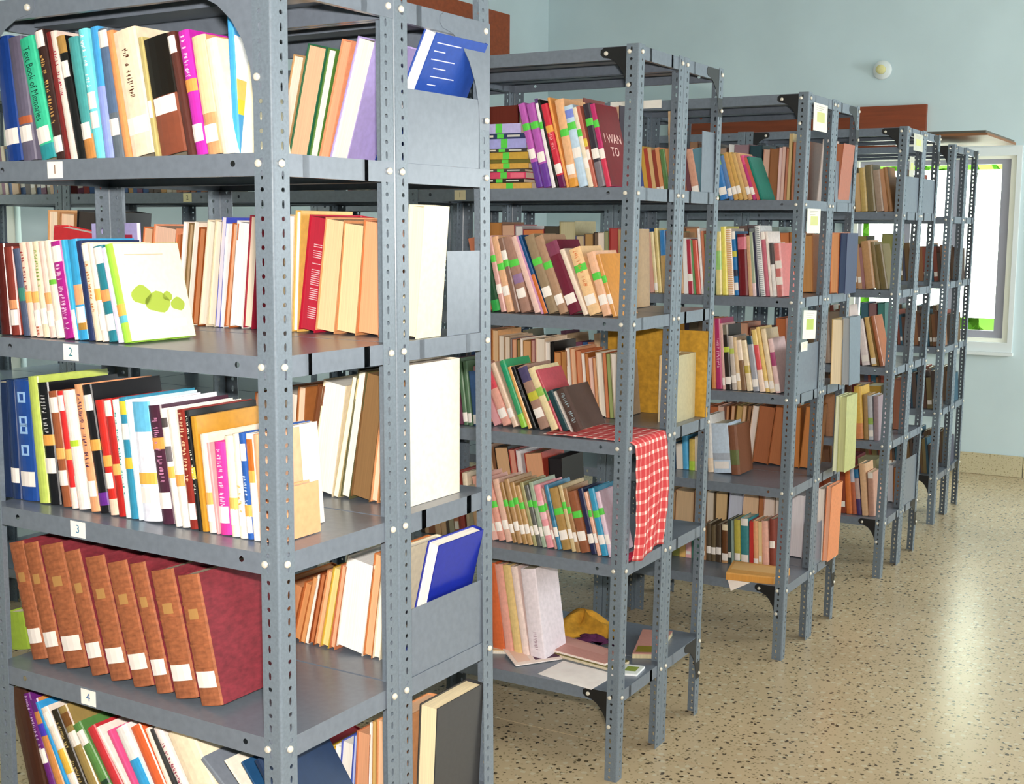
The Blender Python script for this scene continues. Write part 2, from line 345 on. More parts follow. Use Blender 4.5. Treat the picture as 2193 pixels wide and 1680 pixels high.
def shelf_mesh(w):
    """pressed steel tray: top sheet, four lips with bolt holes, inward hem, stiffener channel underneath"""
    bm = bmesh.new(); H = .042; h0 = .004
    x0, x1, y0, y1 = -w + .0035, -.0035, .0035, D - .0035
    def q(*p): bm.faces.new([bm.verts.new(c) for c in p])
    q((x0, y0, 0), (x1, y0, 0), (x1, y1, 0), (x0, y1, 0))
    def lip(fn, L):
        segs = [0, .085, .105, L / 2 - .1, L / 2 + .1, L - .105, L - .085, L]
        for i in range(7):
            a, b = segs[i], segs[i + 1]
            if i in (1, 5):
                c = (a + b) / 2; zc = -.019; r = .0062
                O = [(a, 0), (c, 0), (b, 0), (b, zc), (b, -H), (c, -H), (a, -H), (a, zc)]
                I = [(c - r * .7, zc + r * .7), (c, zc + r), (c + r * .7, zc + r * .7), (c + r, zc), (c + r * .7, zc - r * .7), (c, zc - r), (c - r * .7, zc - r * .7), (c - r, zc)]
                for k in range(8): q(fn(*O[k]), fn(*O[(k + 1) % 8]), fn(*I[(k + 1) % 8]), fn(*I[k]))
            else: q(fn(a, 0), fn(b, 0), fn(b, -H), fn(a, -H))
    lip(lambda u, z: (x0 + u, y0, z), x1 - x0); lip(lambda u, z: (x0 + u, y1, z), x1 - x0)
    lip(lambda u, z: (x0, y0 + u, z), y1 - y0); lip(lambda u, z: (x1, y0 + u, z), y1 - y0)
    e = .013
    for (a, b, c, d) in (((x0, y0), (x1, y0), (x1 - e, y0 + e), (x0 + e, y0 + e)), ((x1, y0), (x1, y1), (x1 - e, y1 - e), (x1 - e, y0 + e)),
                         ((x1, y1), (x0, y1), (x0 + e, y1 - e), (x1 - e, y1 - e)), ((x0, y1), (x0, y0), (x0 + e, y0 + e), (x0 + e, y1 - e))):
        q(*[(p[0], p[1], -H) for p in (a, b, c, d)])
    ym = D / 2
    for (a, b) in ((((ym - .03), -.002), ((ym - .03), -.026)), (((ym - .03), -.026), ((ym + .03), -.026)), (((ym + .03), -.026), ((ym + .03), -.002))):
        q((x0 + .02, a[0], a[1]), (x1 - .02, a[0], a[1]), (x1 - .02, b[0], b[1]), (x0 + .02, b[0], b[1]))
    bmesh.ops.remove_doubles(bm, verts=bm.verts, dist=1e-5)
    return bm_mesh('shelf', bm)
SHELF = {w: shelf_mesh(w) for w in (.86, .9)}
for me in SHELF.values(): me.materials.append(M['shelf'])
def bolt_mesh():
    n = 10; v, f = [], []
    for r, z in ((.0072, 0), (.0072, .0032), (.0052, .0055), (.002, .0063)): v += [(r * math.cos(2 * PI * k / n), r * math.sin(2 * PI * k / n), z) for k in range(n)]
    for j in range(3):
        for k in range(n): f.append((j * n + k, j * n + (k + 1) % n, (j + 1) * n + (k + 1) % n, (j + 1) * n + k))
    f.append(tuple(3 * n + k for k in range(n)))
    me = mesh('bolt', v, f); me.materials.append(M['bolt']); return me
BOLT = bolt_mesh()
def bolt(parent, loc, face):
    o = bpy.data.objects.new('bolt', BOLT); COL.objects.link(o); o.parent = parent; o.location = loc
    o.rotation_euler = (PI / 2, 0, 0) if face == 'f' else (0, PI / 2, 0) if face == 'e' else (-PI / 2, 0, 0)
    return o
def gusset_poly(s, drop):
    P_ = [(0, 0), (-s + .012, 0), (-s, -.008), (-s - .001, -.022), (-s + .010, -.032)]
    for i in range(1, 7):
        t = i / 6; P_.append((-s + .010 + (s - .040 - .010) * math.sin(t * PI / 2), -.032 - (drop - .032) * (1 - math.cos(t * PI / 2))))
    P_.append((0, -drop)); return P_
PLATES = {('A', 1): [(0, .052, .745, .155), (3, .052, .745, .155), (1, .20, .372, .19)], ('C', 1): [(0, .075, .37, .185), (4, .06, .37, .20)], ('C', 0): [(2, .05, .345, .215)],
          ('B', 1): [(0, .21, .37, .22)], ('D', 0): [(0, .05, .37, .19)], ('D', 1): [(0, .01, .37, .19), (4, .07, .37, .27)], ('E', 0): []}
WHICH = {'A': 'nearest', 'B': 'second', 'C': 'third', 'D': 'fourth', 'E': 'farthest'}
ORD = ['first', 'second', 'third', 'fourth', 'fifth', 'sixth', 'seventh', 'eighth', 'ninth', 'tenth', 'eleventh', 'twelfth', 'thirteenth', 'fourteenth', 'fifteenth', 'sixteenth', 'seventeenth', 'eighteenth', 'nineteenth', 'twentieth']
def ordn(n):
    if n < 20: return ORD[n]
    return ('twenty-', 'thirty-', 'forty-')[(n - 19) // 10 if (n + 1) % 10 else (n - 19) // 10] + ORD[n % 10] if (n + 1) % 10 else {29: 'thirtieth', 39: 'fortieth'}[n]
BAYWORD = ['aisle-end bay', 'second bay from aisle', 'third bay from aisle', 'fourth bay from aisle']
def rack_unit(r, unit, bay):
    X, Y, th, l0, l1 = ROWS[r]; w = BAYW[r]
    base = wpos(r, -w * bay, D * unit, 1.2); base.z = 0
    side = 'front' if unit == 0 else 'rear'
    if r == 'A': lab = {0: 'front grey slotted steel rack nearest the camera with shelf numbers 1 to 4', 1: 'rear grey slotted steel rack back to back behind the nearest numbered one'}[unit]
    else: lab = '%s grey slotted steel rack of the %s row, %s' % (side, WHICH[r], BAYWORD[bay])
    t = empty('steel_rack', base, (0, 0, th), lab, 'rack', 'rows of slotted steel racks')
    fr = .5 * (lean_at(r, D * unit) + lean_at(r, D * (unit + 1)))
    zsc = TOPZ[r] / 2.495 if r != 'A' else 1.0
    for k, (px, py) in enumerate(((0, 0), (0, D), (-w, D), (-w, 0))):
        ln = lean_at(r, D * unit + py); o = bpy.data.objects.new('post', POST); COL.objects.link(o); o.parent = t
        eps = .0006 if py == 0 else -.0006
        o.location = (px - ln * 1.2 + (-.0006 if px == 0 else .0006), py + eps, .0005); o.rotation_mode = 'ZYX'; o.rotation_euler = (0, ln, k * PI / 2); o.scale = (1, 1, zsc)
    for z in [TOPZ[r]] + ZS[r]:
        o = bpy.data.objects.new('shelf', SHELF[w]); COL.objects.link(o); o.parent = t; o.location = (fr * (z - 1.2), 0, z)
        if bay == 0:
            zb = z - .0195
            if unit == 0: bolt(t, (-.034 + lean_at(r, 0) * (zb - 1.2), -.0005, zb), 'f')
            for py in (0, D):
                bolt(t, (.0005 + lean_at(r, D * unit + py) * (zb - 1.2), .022 if py == 0 else D - .022, zb), 'e')
    if bay == 0:
        s, dr = (.22, .22) if r == 'A' else (.135, .15)
        gm = M['shelf'] if r == 'A' else M['black']
        for z in (TOPZ[r], ZS[r][4]):
            dx = fr * (z - 1.2)
            if unit == 0:
                p = gusset_poly(s, dr)
                g1 = prism('gusset', [(a - .004 + dx, b + z - .002) for a, b in p], .0022, .0034, gm, t, axis='y')
                prism('gusset', [(-w - a + .004 + dx, b + z - .002) for a, b in p], .0022, .0034, gm, t, axis='y')
                bolt(t, (-s + .016 + dx, .0022, z - .021), 'f'); bolt(t, (-w + s - .016 + dx, .0022, z - .021), 'f')
                bolt(t, (-.034 + lean_at(r, 0) * (z - dr - 1.2), -.0005, z - dr + .025), 'f')
            else:
                p = gusset_poly(.16 if r != 'A' else .2, dr + .02)
                prism('gusset', [(D + a - .004, b + z - .002) for a, b in p], dx - .0034, dx - .0022, gm, t, axis='x')
                bolt(t, (dx + .0004, D - .022, z - dr + .0), 'e')
        for (si, a, b, h) in PLATES.get((r, unit), []):
            z = ZS[r][si]; dx = fr * (z - 1.2)
            if b > D: b = D - .01
            box('end_plate', (dx - .0075, a, z + .0005), (dx - .0060, b, z + h), M['shelf'], t)
    return t
RK = {}
for r, nb in (('A', 1), ('B', 4), ('C', 3), ('D', 2), ('E', 1)):
    for unit in (0, 1):
        for bay in range(nb):
            if (r, unit, bay) in (('C', 1, 2), ): continue
            RK[(r, unit, bay)] = rack_unit(r, unit, bay)
# number labels on the shelf fronts
def number_label(r, bay, x, si, s, w_=.046, h_=.034, paper='#fbf8f0', ink='#2a6a80'):
    t = RK[(r, 0, bay)]; z = ZS[r][si] - .021; xl = x + BAYW[r] * bay
    lb = box('number_label', (xl - w_ / 2, -.0004 + .0028, z - h_ / 2), (xl + w_ / 2, .0032, z + h_ / 2), M['paper'], t, paper)
    text('digit', s, .026, M['ink'], lb, (xl, .0022, z), (PI / 2, 0, 0), ink)
for (x, si, s, ink) in ((-.593, 0, '1', '#7a4a20'), (-.566, 1, '2', '#2a7f90'), (-.565, 2, '3', '#3a7fa8'), (-.552, 3, '4', '#2f63a0')):
    number_label('A', 0, x, si, s, ink=ink)
number_label('B', 0, -.662, 0, '1', ink='#4a4a40', paper='#e8dcb8'); number_label('B', 2, -1.96, 0, '2', ink='#4a4a40', paper='#e8e0b0')
BOOKS = [
('A',0,0,'f',-0.8222,0.06,0.0496,0.268,0.17,0.1154,'#1c3f88',{'L':0.2}),
('A',0,0,'f',-0.7703,0.06,0.0428,0.2652,0.17,0.1336,'#6a6478',{'L':0.22,'b':[(0.3,0.36,'#b8603a')]}),
('A',0,0,'f',-0.7096,0.06,0.0448,0.2636,0.17,0.2296,'#3ec79a',{'L':0.2,'b':[(0,0.12,'#2f9aa0')],'X':('Text Book of Memories','#123a30',0.32,0.92)}),
('A',0,0,'f',-0.6618,0.06,0.0277,0.2772,0.17,0.2026,'#3a2420',{'L':0.12,'L2':0.93,'m':('#d8a860',0.28,0.8)}),
('A',0,0,'f',-0.6323,0.06,0.0136,0.2703,0.17,0.1734,'#7a2422',{}),
('A',0,0,'f',-0.6173,0.06,0.019,0.2715,0.17,0.1884,'#f0dcd0',{'m':('#b03050',0.5,0.85)}),
('A',0,0,'f',-0.5961,0.06,0.0241,0.2601,0.17,0.2088,'#141414',{'L':0.73,'b':[(0.86,1,'#b08848')]}),
('A',0,0,'f',-0.5704,0.06,0.0287,0.2534,0.17,0.1749,'#4aa0a0',{'L':0.23,'b':[(0,0.2,'#c88848')]}),
('A',0,0,'f',-0.5394,0.06,0.0249,0.2678,0.17,0.1574,'#7de8f0',{'L':0.3,'L2':0.45,'m':('#ffffff',0.55,0.95)}),
('A',0,0,'f',-0.5124,0.06,0.0248,0.2686,0.17,0.1216,'#4aa8e8',{'b':[(0,0.55,'#98a8f0')]}),
('A',0,0,'f',-0.4864,0.06,0.0286,0.2636,0.17,0.1386,'#66707a',{'L':0.24,'L2':0.92,'b':[(0.35,0.85,'#5a7090')]}),
('A',0,0,'f',-0.4539,0.06,0.0189,0.2592,0.17,0.1675,'#e89a60',{}),
('A',0,0,'f',-0.433,0.06,0.0656,0.2545,0.17,0.1875,'#fbe6c8',{'L':0.24,'m':('#5a3018',0.4,0.85)}),
('A',0,0,'f',-0.3652,0.06,0.0123,0.2399,0.17,0.1616,'#c8b878',{'L':0.4}),
('A',0,0,'f',-0.351,0.06,0.0716,0.2334,0.17,0.1815,'#8a4a34',{'b':[(0.5,1,'#181008')],'L':0.42}),
('A',0,0,'f',-0.2766,0.06,0.0207,0.2446,0.17,0.2009,'#5a3028',{'L2':0.9}),
('A',0,0,'f',-0.2523,0.06,0.0278,0.2436,0.17,0.1781,'#cc30b0',{'t':[(0.56,'#f0a050')],'L':0.18,'m':('#ffd8f4',0.62,0.95)}),
('A',0,0,'f',-0.2218,0.06,0.0359,0.2298,0.17,0.1646,'#d8a070',{'L':0.18,'b':[(0.35,1,'#f3d8a8')]}),
('A',0,0,'f',-0.1839,0.06,0.0291,0.2229,0.17,0.1839,'#fff2d0',{}),
('A',0,0,'f',-0.165,0.075,0.012,0.292,0.2,0.03,'#3f9fe0',{'yaw':0.42,'mag':1}),
('A',0,0,'r',-0.3862,0.48,0.0326,0.2519,0.2,-0.2499,'#c8a070',{'p':'#fff0dc'}),
('A',0,0,'r',-0.3255,0.48,0.0552,0.2675,0.2,-0.2528,'#2f7050',{'p':'#f6c8a0'}),
('A',0,0,'r',-0.294,0.48,0.0253,0.2603,0.2,-0.247,'#58843c',{'p':'#fff8ee'}),
('A',0,0,'r',-0.2625,0.48,0.0283,0.2785,0.2,-0.2696,'#f0a078',{'p':'#f8b088'}),
('A',0,0,'r',-0.2079,0.48,0.0503,0.2769,0.2,-0.311,'#b8a8e0',{'p':'#fff6e6'}),
('A',0,0,'r',-0.135,0.53,0.034,0.312,0.21,-0.46,'#2c50a8',{'p':'#ffffff','txt':1}),
('A',0,1,'f',-0.8382,0.035,0.0346,0.2001,0.16,0.0608,'#5a2420',{}),
('A',0,1,'f',-0.8016,0.035,0.0301,0.1929,0.16,0.0828,'#8a3a30',{'L':0.2,'b':[(0.3,0.4,'#e8a070')]}),
('A',0,1,'f',-0.7614,0.035,0.0209,0.1905,0.16,0.1335,'#4a5570',{'b':[(0.4,0.55,'#3a8070')]}),
('A',0,1,'f',-0.7392,0.035,0.0203,0.2036,0.16,0.1264,'#f3d0bc',{'t':[(0.42,'#f5b060')],'m':('#a03030',0.5,0.9)}),
('A',0,1,'f',-0.7179,0.035,0.0202,0.205,0.16,0.1229,'#f5cdbf',{'t':[(0.42,'#f5b060')],'L':0.2,'m':('#c06040',0.02,0.12)}),
('A',0,1,'f',-0.6968,0.035,0.0215,0.2065,0.16,0.1203,'#f0e0c0',{'L':0.22,'m':('#90b050',0.5,0.9)}),
('A',0,1,'f',-0.6743,0.035,0.0202,0.2071,0.16,0.1359,'#f6d2c6',{'t':[(0.41,'#f0a868')],'L':0.2}),
('A',0,1,'f',-0.6532,0.035,0.023,0.2091,0.16,0.1514,'#f3e3d0',{'L':0.1,'b':[(0.55,0.6,'#70c040')]}),
('A',0,1,'f',-0.628,0.035,0.033,0.2073,0.16,0.1723,'#b0208a',{'L2':0.87,'m':('#ffd0f0',0.05,0.78)}),
('A',0,1,'f',-0.5934,0.035,0.0111,0.2123,0.16,0.1551,'#45b4e0',{'b':[(0,0.3,'#f8f0f0')]}),
('A',0,1,'f',-0.5811,0.035,0.0283,0.2118,0.16,0.1298,'#38a0d4',{'b':[(0.35,0.55,'#f0a878'),(0.1,0.2,'#b88838')],'L':0.25}),
('A',0,1,'f',-0.5514,0.035,0.0181,0.21,0.16,0.1469,'#22305a',{}),
('A',0,1,'f',-0.5316,0.035,0.0201,0.2057,0.16,0.1658,'#f0dcc0',{'L2':0.9,'m':('#c87838',0.3,0.8)}),
('A',0,1,'f',-0.5098,0.035,0.017,0.2054,0.16,0.1844,'#f6e8d8',{'t':[(0.48,'#f5b050')],'L':0.2}),
('A',0,1,'f',-0.4914,0.035,0.0287,0.2,0.16,0.2012,'#2a8090',{'t':[(0.48,'#f0a060')],'L':0.2,'L2':0.9}),
('A',0,1,'f',-0.461,0.035,0.0128,0.1985,0.16,0.2178,'#e0dcf4',{}),
('A',0,1,'f',-0.4461,0.035,0.0212,0.2058,0.185,0.2376,'#a6e24a',{'t':[(0.33,'#f0b050')],'b':[(0.2,0.3,'#60b8c8')],'tree':1}),
('A',0,1,'r',-1.131,0.4,0.16,0.2444,0.05,-0.1402,'#d02830',{'p':'#fff4ec','face':1}),
('A',0,1,'r',-1.2173,0.5,0.0399,0.2797,0.19,-0.0745,'#c89868',{'p':'#ffe8cc'}),
('A',0,1,'r',-1.1547,0.5,0.0567,0.2719,0.19,-0.0812,'#a87850',{'p':'#fbd8b8'}),
('A',0,1,'r',-1.0758,0.5,0.0761,0.2758,0.19,-0.1115,'#16181c',{'p':'#3a3430'}),
('A',0,1,'r',-0.9509,0.4,0.1619,0.2461,0.012,0.0151,'#b8b0e4',{'p':'#ffffff','cat':1,'face':1}),
('A',0,1,'r',-0.8435,0.47,0.0339,0.2373,0.19,-0.1389,'#c87040',{'p':'#f8c8a0','far':1}),
('A',0,1,'r',-0.7617,0.47,0.0789,0.2375,0.19,-0.1377,'#e89870',{'p':'#fbd0b4'}),
('A',0,1,'r',-0.7399,0.47,0.0197,0.2226,0.19,-0.1157,'#a85828',{'p':'#c87848','far':1}),
('A',0,1,'r',-0.7247,0.47,0.0142,0.2523,0.19,-0.1315,'#fff2e4',{'p':'#ffffff','far':1}),
('A',0,1,'r',-0.7064,0.47,0.0169,0.2498,0.19,-0.1424,'#8a7048',{'p':'#c8a880'}),
('A',0,1,'r',-0.6901,0.47,0.0152,0.2529,0.19,-0.1461,'#fff0dc',{'p':'#fff8ec'}),
('A',0,1,'r',-0.666,0.47,0.0223,0.2384,0.19,-0.1428,'#9a5020',{'p':'#d08858'}),
('A',0,1,'r',-0.638,0.47,0.0257,0.2559,0.19,-0.1477,'#f4e4c8',{'p':'#fff4e0'}),
('A',0,1,'r',-0.6103,0.47,0.0255,0.2561,0.19,-0.1347,'#e8d8b8',{'p':'#fff0dc'}),
('A',0,1,'r',-0.5946,0.47,0.0144,0.2635,0.19,-0.117,'#4858c8',{'p':'#f0e8f8'}),
('A',0,1,'r',-0.5829,0.47,0.0097,0.249,0.19,-0.1031,'#ffffff',{'p':'#ffffff'}),
('A',0,1,'r',-0.5635,0.47,0.0173,0.2503,0.19,-0.1437,'#b86838',{'p':'#f0b890'}),
('A',0,1,'r',-0.5212,0.47,0.0401,0.2525,0.19,-0.1224,'#f8f0e8',{'p':'#ffffff'}),
('A',0,1,'r',-0.4908,0.47,0.0283,0.2662,0.19,-0.1107,'#a02038',{'p':'#fff0d8'}),
('A',0,1,'r',-0.3673,0.47,0.0298,0.2682,0.19,-0.0543,'#e8d0a8',{'p':'#ffffff'}),
('A',0,1,'r',-0.3492,0.47,0.0169,0.2777,0.19,-0.0581,'#e8b860',{'p':'#ffffff'}),
('A',0,1,'r',-0.3,0.47,0.0473,0.2651,0.19,-0.144,'#b82038',{'p':'#b82038','txt2':1}),
('A',0,1,'r',-0.2412,0.47,0.0566,0.2579,0.19,-0.1299,'#d89868',{'p':'#fcd0a0'}),
('A',0,1,'r',-0.1795,0.47,0.0599,0.2481,0.19,-0.1112,'#c88858',{'p':'#fdd4a4'}),
('A',0,1,'r',-0.1153,0.47,0.0627,0.2531,0.19,-0.0926,'#c87848',{'p':'#f4aa7c'}),
('A',0,1,'r',-0.018,0.475,0.042,0.288,0.1,-0.085,'#f6e8c4',{'p':'#fff2cc'}),
('A',0,2,'f',-0.9239,0.066,0.0581,0.265,0.2,0.0014,'#14264a',{}),
('A',0,2,'f',-0.8634,0.066,0.0309,0.2703,0.2,0.0253,'#1a3260',{'L':0.2}),
('A',0,2,'f',-0.8301,0.066,0.0552,0.2736,0.2,0.0491,'#234c98',{'L':0.18,'o':1}),
('A',0,2,'f',-0.7707,0.066,0.0335,0.2847,0.2,0.0818,'#c6d866',{}),
('A',0,2,'f',-0.7348,0.066,0.0361,0.2739,0.2,0.1051,'#15151a',{'t':[(0.53,'#f0a850')],'L':0.32,'m':('#c8c8c8',0.58,0.9)}),
('A',0,2,'f',-0.6917,0.066,0.0288,0.2578,0.2,0.1374,'#a05a38',{'L2':0.88,'t':[(0.46,'#f0b060')],'L':0.25}),
('A',0,2,'f',-0.6609,0.066,0.0184,0.26,0.2,0.1387,'#de2c2c',{'L2':0.9,'t':[(0.46,'#f0b060')],'b':[(0,0.18,'#f8e8d8')]}),
('A',0,2,'f',-0.6405,0.066,0.0317,0.2632,0.2,0.1497,'#fff6ec',{'b':[(0.53,0.58,'#c0e040')],'L':0.22}),
('A',0,2,'f',-0.601,0.066,0.0278,0.2793,0.2,0.1452,'#f0a878',{'m':('#4a1850',0.35,0.92),'L':0.18}),
('A',0,2,'f',-0.5707,0.066,0.0295,0.2805,0.2,0.1674,'#141216',{'L2':0.86,'t':[(0.53,'#f0a850')],'b':[(0.06,0.16,'#6a2a90')]}),
('A',0,2,'f',-0.5387,0.066,0.0238,0.2499,0.2,0.1531,'#cc2c24',{'t':[(0.47,'#f0a850')],'L':0.3,'b':[(0,0.14,'#f0d0b8')]}),
('A',0,2,'f',-0.5133,0.066,0.0228,0.254,0.2,0.1425,'#b82420',{'L2':0.92,'t':[(0.4,'#f0b060')]}),
('A',0,2,'f',-0.489,0.066,0.0112,0.2547,0.2,0.1249,'#e4f4ee',{'m':('#2a9090',0.2,0.9)}),
('A',0,2,'f',-0.4765,0.066,0.0242,0.2598,0.2,0.1032,'#348fb0',{'L2':0.72,'b':[(0.86,0.97,'#e8d040')],'t':[(0.46,'#e8b838')]}),
('A',0,2,'f',-0.4505,0.066,0.0098,0.2575,0.2,0.1232,'#d8ecf6',{}),
('A',0,2,'f',-0.439,0.066,0.0516,0.253,0.2,0.0977,'#f0f0fc',{'t':[(0.36,'#f0b850')],'L':0.22,'b':[(0.75,1,'#6ac0e8')]}),
('A',0,2,'f',-0.3819,0.066,0.0374,0.25,0.2,0.1352,'#4a2438',{'t':[(0.68,'#f0a050')],'L':0.2,'m':('#d890b8',0.35,0.95)}),
('A',0,2,'f',-0.3426,0.066,0.0163,0.2473,0.2,0.1547,'#f2ebe2',{'b':[(0.84,0.92,'#504848'),(0.55,0.68,'#6a6468')],'t':[(0.46,'#f0b050')]}),
('A',0,2,'f',-0.3245,0.066,0.0212,0.2462,0.2,0.1485,'#f6ece0',{'t':[(0.4,'#e8a050')]}),
('A',0,2,'f',-0.3019,0.066,0.023,0.2476,0.2,0.12,'#8a2a20',{'m':('#f0c8a0',0.4,0.95),'L':0.15}),
('A',0,2,'f',-0.2772,0.066,0.0114,0.2483,0.2,0.1257,'#161616',{'m':('#e8e8d8',0.3,0.95),'t':[(0.48,'#f0c040')]}),
('A',0,2,'f',-0.2646,0.066,0.0151,0.2366,0.2,0.1139,'#c8902c',{}),
('A',0,2,'f',-0.2474,0.066,0.0207,0.202,0.2,0.1059,'#f4e6d4',{'L':0.2,'t':[(0.35,'#f0b060')]}),
('A',0,2,'f',-0.2255,0.066,0.0082,0.1871,0.2,0.1233,'#e8a8a8',{}),
('A',0,2,'f',-0.2161,0.066,0.0286,0.1895,0.2,0.072,'#e23c9c',{'L':0.22,'m':('#ffd8f0',0.3,0.9)}),
('A',0,2,'f',-0.1856,0.066,0.021,0.2047,0.2,0.0722,'#f3ead0',{'L':0.2,'t':[(0.33,'#f0b860')]}),
('A',0,2,'f',-0.1631,0.066,0.019,0.2108,0.2,0.0732,'#f8ecd8',{'L':0.2,'m':('#e8a840',0.25,0.5)}),
('A',0,2,'f',-0.1426,0.066,0.0166,0.2139,0.2,0.0924,'#2a5aa8',{'L':0.14,'L2':0.82,'t':[(0.27,'#f0a850')],'m':('#d8e8ff',0.32,0.6)}),
('A',0,2,'f',-0.1245,0.066,0.0154,0.2142,0.2,0.0806,'#fbeee0',{'t':[(0.6,'#f0a850')],'b':[(0.62,0.95,'#c06a28')]}),
('A',0,2,'f',-0.1072,0.066,0.0178,0.2144,0.12,0.0774,'#f0b088',{'L':0.2}),
('A',0,2,'f',-0.0875,0.066,0.0265,0.1057,0.13,0.0457,'#f0a878',{}),
('A',0,2,'r',-0.469,0.475,0.051,0.2238,0.2,-0.1277,'#b86838',{'p':'#f6d0b0','far':1}),
('A',0,2,'r',-0.3811,0.475,0.0832,0.2333,0.2,-0.1017,'#8a5030',{'p':'#fff0e0'}),
('A',0,2,'r',-0.3524,0.475,0.0253,0.2513,0.2,-0.0777,'#a86838',{'p':'#f8d4b4'}),
('A',0,2,'r',-0.3313,0.475,0.0187,0.2615,0.2,-0.1998,'#7a4828',{'p':'#7a4828'}),
('A',0,2,'r',-0.2592,0.475,0.0678,0.2653,0.2,-0.1726,'#e8d8b8',{'p':'#fffdf2'}),
('A',0,2,'r',-0.2423,0.475,0.015,0.2873,0.2,-0.2152,'#c8b888',{'p':'#fff8e4'}),
('A',0,2,'r',-0.2091,0.475,0.0269,0.302,0.2,-0.1801,'#5a5838',{'p':'#fffbe8'}),
('A',0,2,'r',-0.1515,0.475,0.055,0.2934,0.2,-0.159,'#7a5a38',{'p':'#8a6840','pic':1}),
('A',0,2,'r',-0.1287,0.475,0.0206,0.2903,0.2,-0.138,'#d89868',{'p':'#f8d0b0'}),
('A',0,2,'r',-0.0838,0.475,0.0427,0.2938,0.2,-0.1169,'#a87848',{'p':'#f4d8b8','far':1}),
('A',0,2,'r',-0.105,0.474,0.06,0.318,0.215,0.0,'#fbead4',{'p':'#fdeedd'}),
('A',0,3,'f',-0.803,0.055,0.0526,0.2727,0.22,0.2476,'#a4603c',{'V':1,'L':0.2}),
('A',0,3,'f',-0.7467,0.055,0.0527,0.2788,0.22,0.2686,'#a4603c',{'V':1,'L':0.2}),
('A',0,3,'f',-0.6889,0.055,0.075,0.2824,0.22,0.2563,'#a4603c',{'V':1,'L':0.2}),
('A',0,3,'f',-0.6045,0.055,0.0532,0.2801,0.22,0.2822,'#a4603c',{'V':1,'L':0.2}),
('A',0,3,'f',-0.5438,0.055,0.0642,0.2751,0.22,0.2596,'#a4603c',{'V':1,'L':0.2}),
('A',0,3,'f',-0.4722,0.055,0.0637,0.2736,0.22,0.2659,'#a4603c',{'V':1,'L':0.2}),
('A',0,3,'f',-0.4016,0.055,0.0483,0.2816,0.22,0.2593,'#a4603c',{'V':1,'L':0.2}),
('A',0,3,'f',-0.3462,0.055,0.0689,0.2739,0.22,0.2384,'#a4603c',{'V':1,'L':0.2}),
('A',0,3,'f',-0.2719,0.055,0.063,0.2748,0.22,0.2219,'#a4603c',{'V':1,'L':0.2}),
('A',0,3,'f',-0.9076,0.075,0.0696,0.0885,0.18,0.1868,'#8aa436',{}),
('A',0,3,'r',-0.4371,0.48,0.0471,0.1316,0.215,-0.2936,'#c88048',{'p':'#e8a878'}),
('A',0,3,'r',-0.3974,0.48,0.0361,0.1421,0.215,-0.2723,'#a85a30',{'p':'#d89060'}),
('A',0,3,'r',-0.3713,0.48,0.0231,0.1525,0.215,-0.2693,'#b86838',{'p':'#e0985e'}),
('A',0,3,'r',-0.3561,0.48,0.0134,0.1706,0.215,-0.2548,'#c07840',{'p':'#e8a468'}),
('A',0,3,'r',-0.3462,0.48,0.0084,0.1781,0.215,-0.2374,'#fff0e0',{'p':'#fff4ea'}),
('A',0,3,'r',-0.3282,0.48,0.0167,0.1809,0.215,-0.2245,'#8a4420',{'p':'#c87848'}),
('A',0,3,'r',-0.309,0.48,0.0175,0.1931,0.215,-0.2243,'#e0a070',{'p':'#f4c090'}),
('A',0,3,'r',-0.2836,0.48,0.0236,0.202,0.215,-0.2067,'#d8b040',{'p':'#f8dc90'}),
('A',0,3,'r',-0.2639,0.48,0.0173,0.211,0.215,-0.1851,'#c87850',{'p':'#f0b890'}),
('A',0,3,'r',-0.1822,0.48,0.0781,0.2242,0.215,-0.1613,'#f0e4d4',{'p':'#fffdf8'}),
('A',0,3,'r',-0.1547,0.48,0.0256,0.2501,0.215,-0.1416,'#c87c48',{'p':'#f0b888'}),
('A',0,3,'r',-0.1318,0.48,0.0211,0.2549,0.215,-0.1219,'#e8dcc0',{'p':'#fff6e6'}),
('A',0,3,'r',-0.066,0.53,0.032,0.285,0.19,-0.235,'#1c2c9c',{'p':'#fff6e8'}),
('A',0,4,'f',-0.8282,0.06,0.0633,0.2946,0.2,0.2596,'#4a2c20',{}),
('A',0,4,'f',-0.7414,0.06,0.0225,0.2987,0.2,0.3669,'#6a2478',{'L':0.5,'m':('#e0c0e8',0.55,0.97)}),
('A',0,4,'f',-0.7093,0.06,0.0282,0.292,0.2,0.4114,'#d89050',{'b':[(0.7,0.8,'#5040c0'),(0.9,1,'#6a3080')]}),
('A',0,4,'f',-0.6627,0.06,0.0116,0.3021,0.2,0.4853,'#3aa0e0',{}),
('A',0,4,'f',-0.6424,0.06,0.0258,0.2936,0.2,0.522,'#f4e6d8',{'L2':0.9,'b':[(0.45,0.65,'#e8b848')]}),
('A',0,4,'f',-0.6086,0.06,0.0247,0.2949,0.2,0.5104,'#2c2416',{'m':('#c8b070',0.4,0.9),'b':[(0.3,0.36,'#b8d030')]}),
('A',0,4,'f',-0.5698,0.06,0.0327,0.3118,0.2,0.5378,'#a08850',{'L2':0.75,'b':[(0.85,0.95,'#7a5028')]}),
('A',0,4,'f',-0.5041,0.06,0.0301,0.2949,0.2,0.6413,'#5a8a48',{'L2':0.88,'L':0.4,'b':[(0.48,0.52,'#20402c')]}),
('A',0,4,'f',-0.4613,0.06,0.03,0.2948,0.2,0.6218,'#c8343c',{'b':[(0,0.45,'#f6dcc8')],'L':0.3}),
('A',0,4,'f',-0.4078,0.06,0.0107,0.3156,0.2,0.6547,'#fbeee4',{}),
('A',0,4,'f',-0.3938,0.06,0.0141,0.3029,0.2,0.5982,'#e85890',{'b':[(0,0.55,'#f4e0d0')]}),
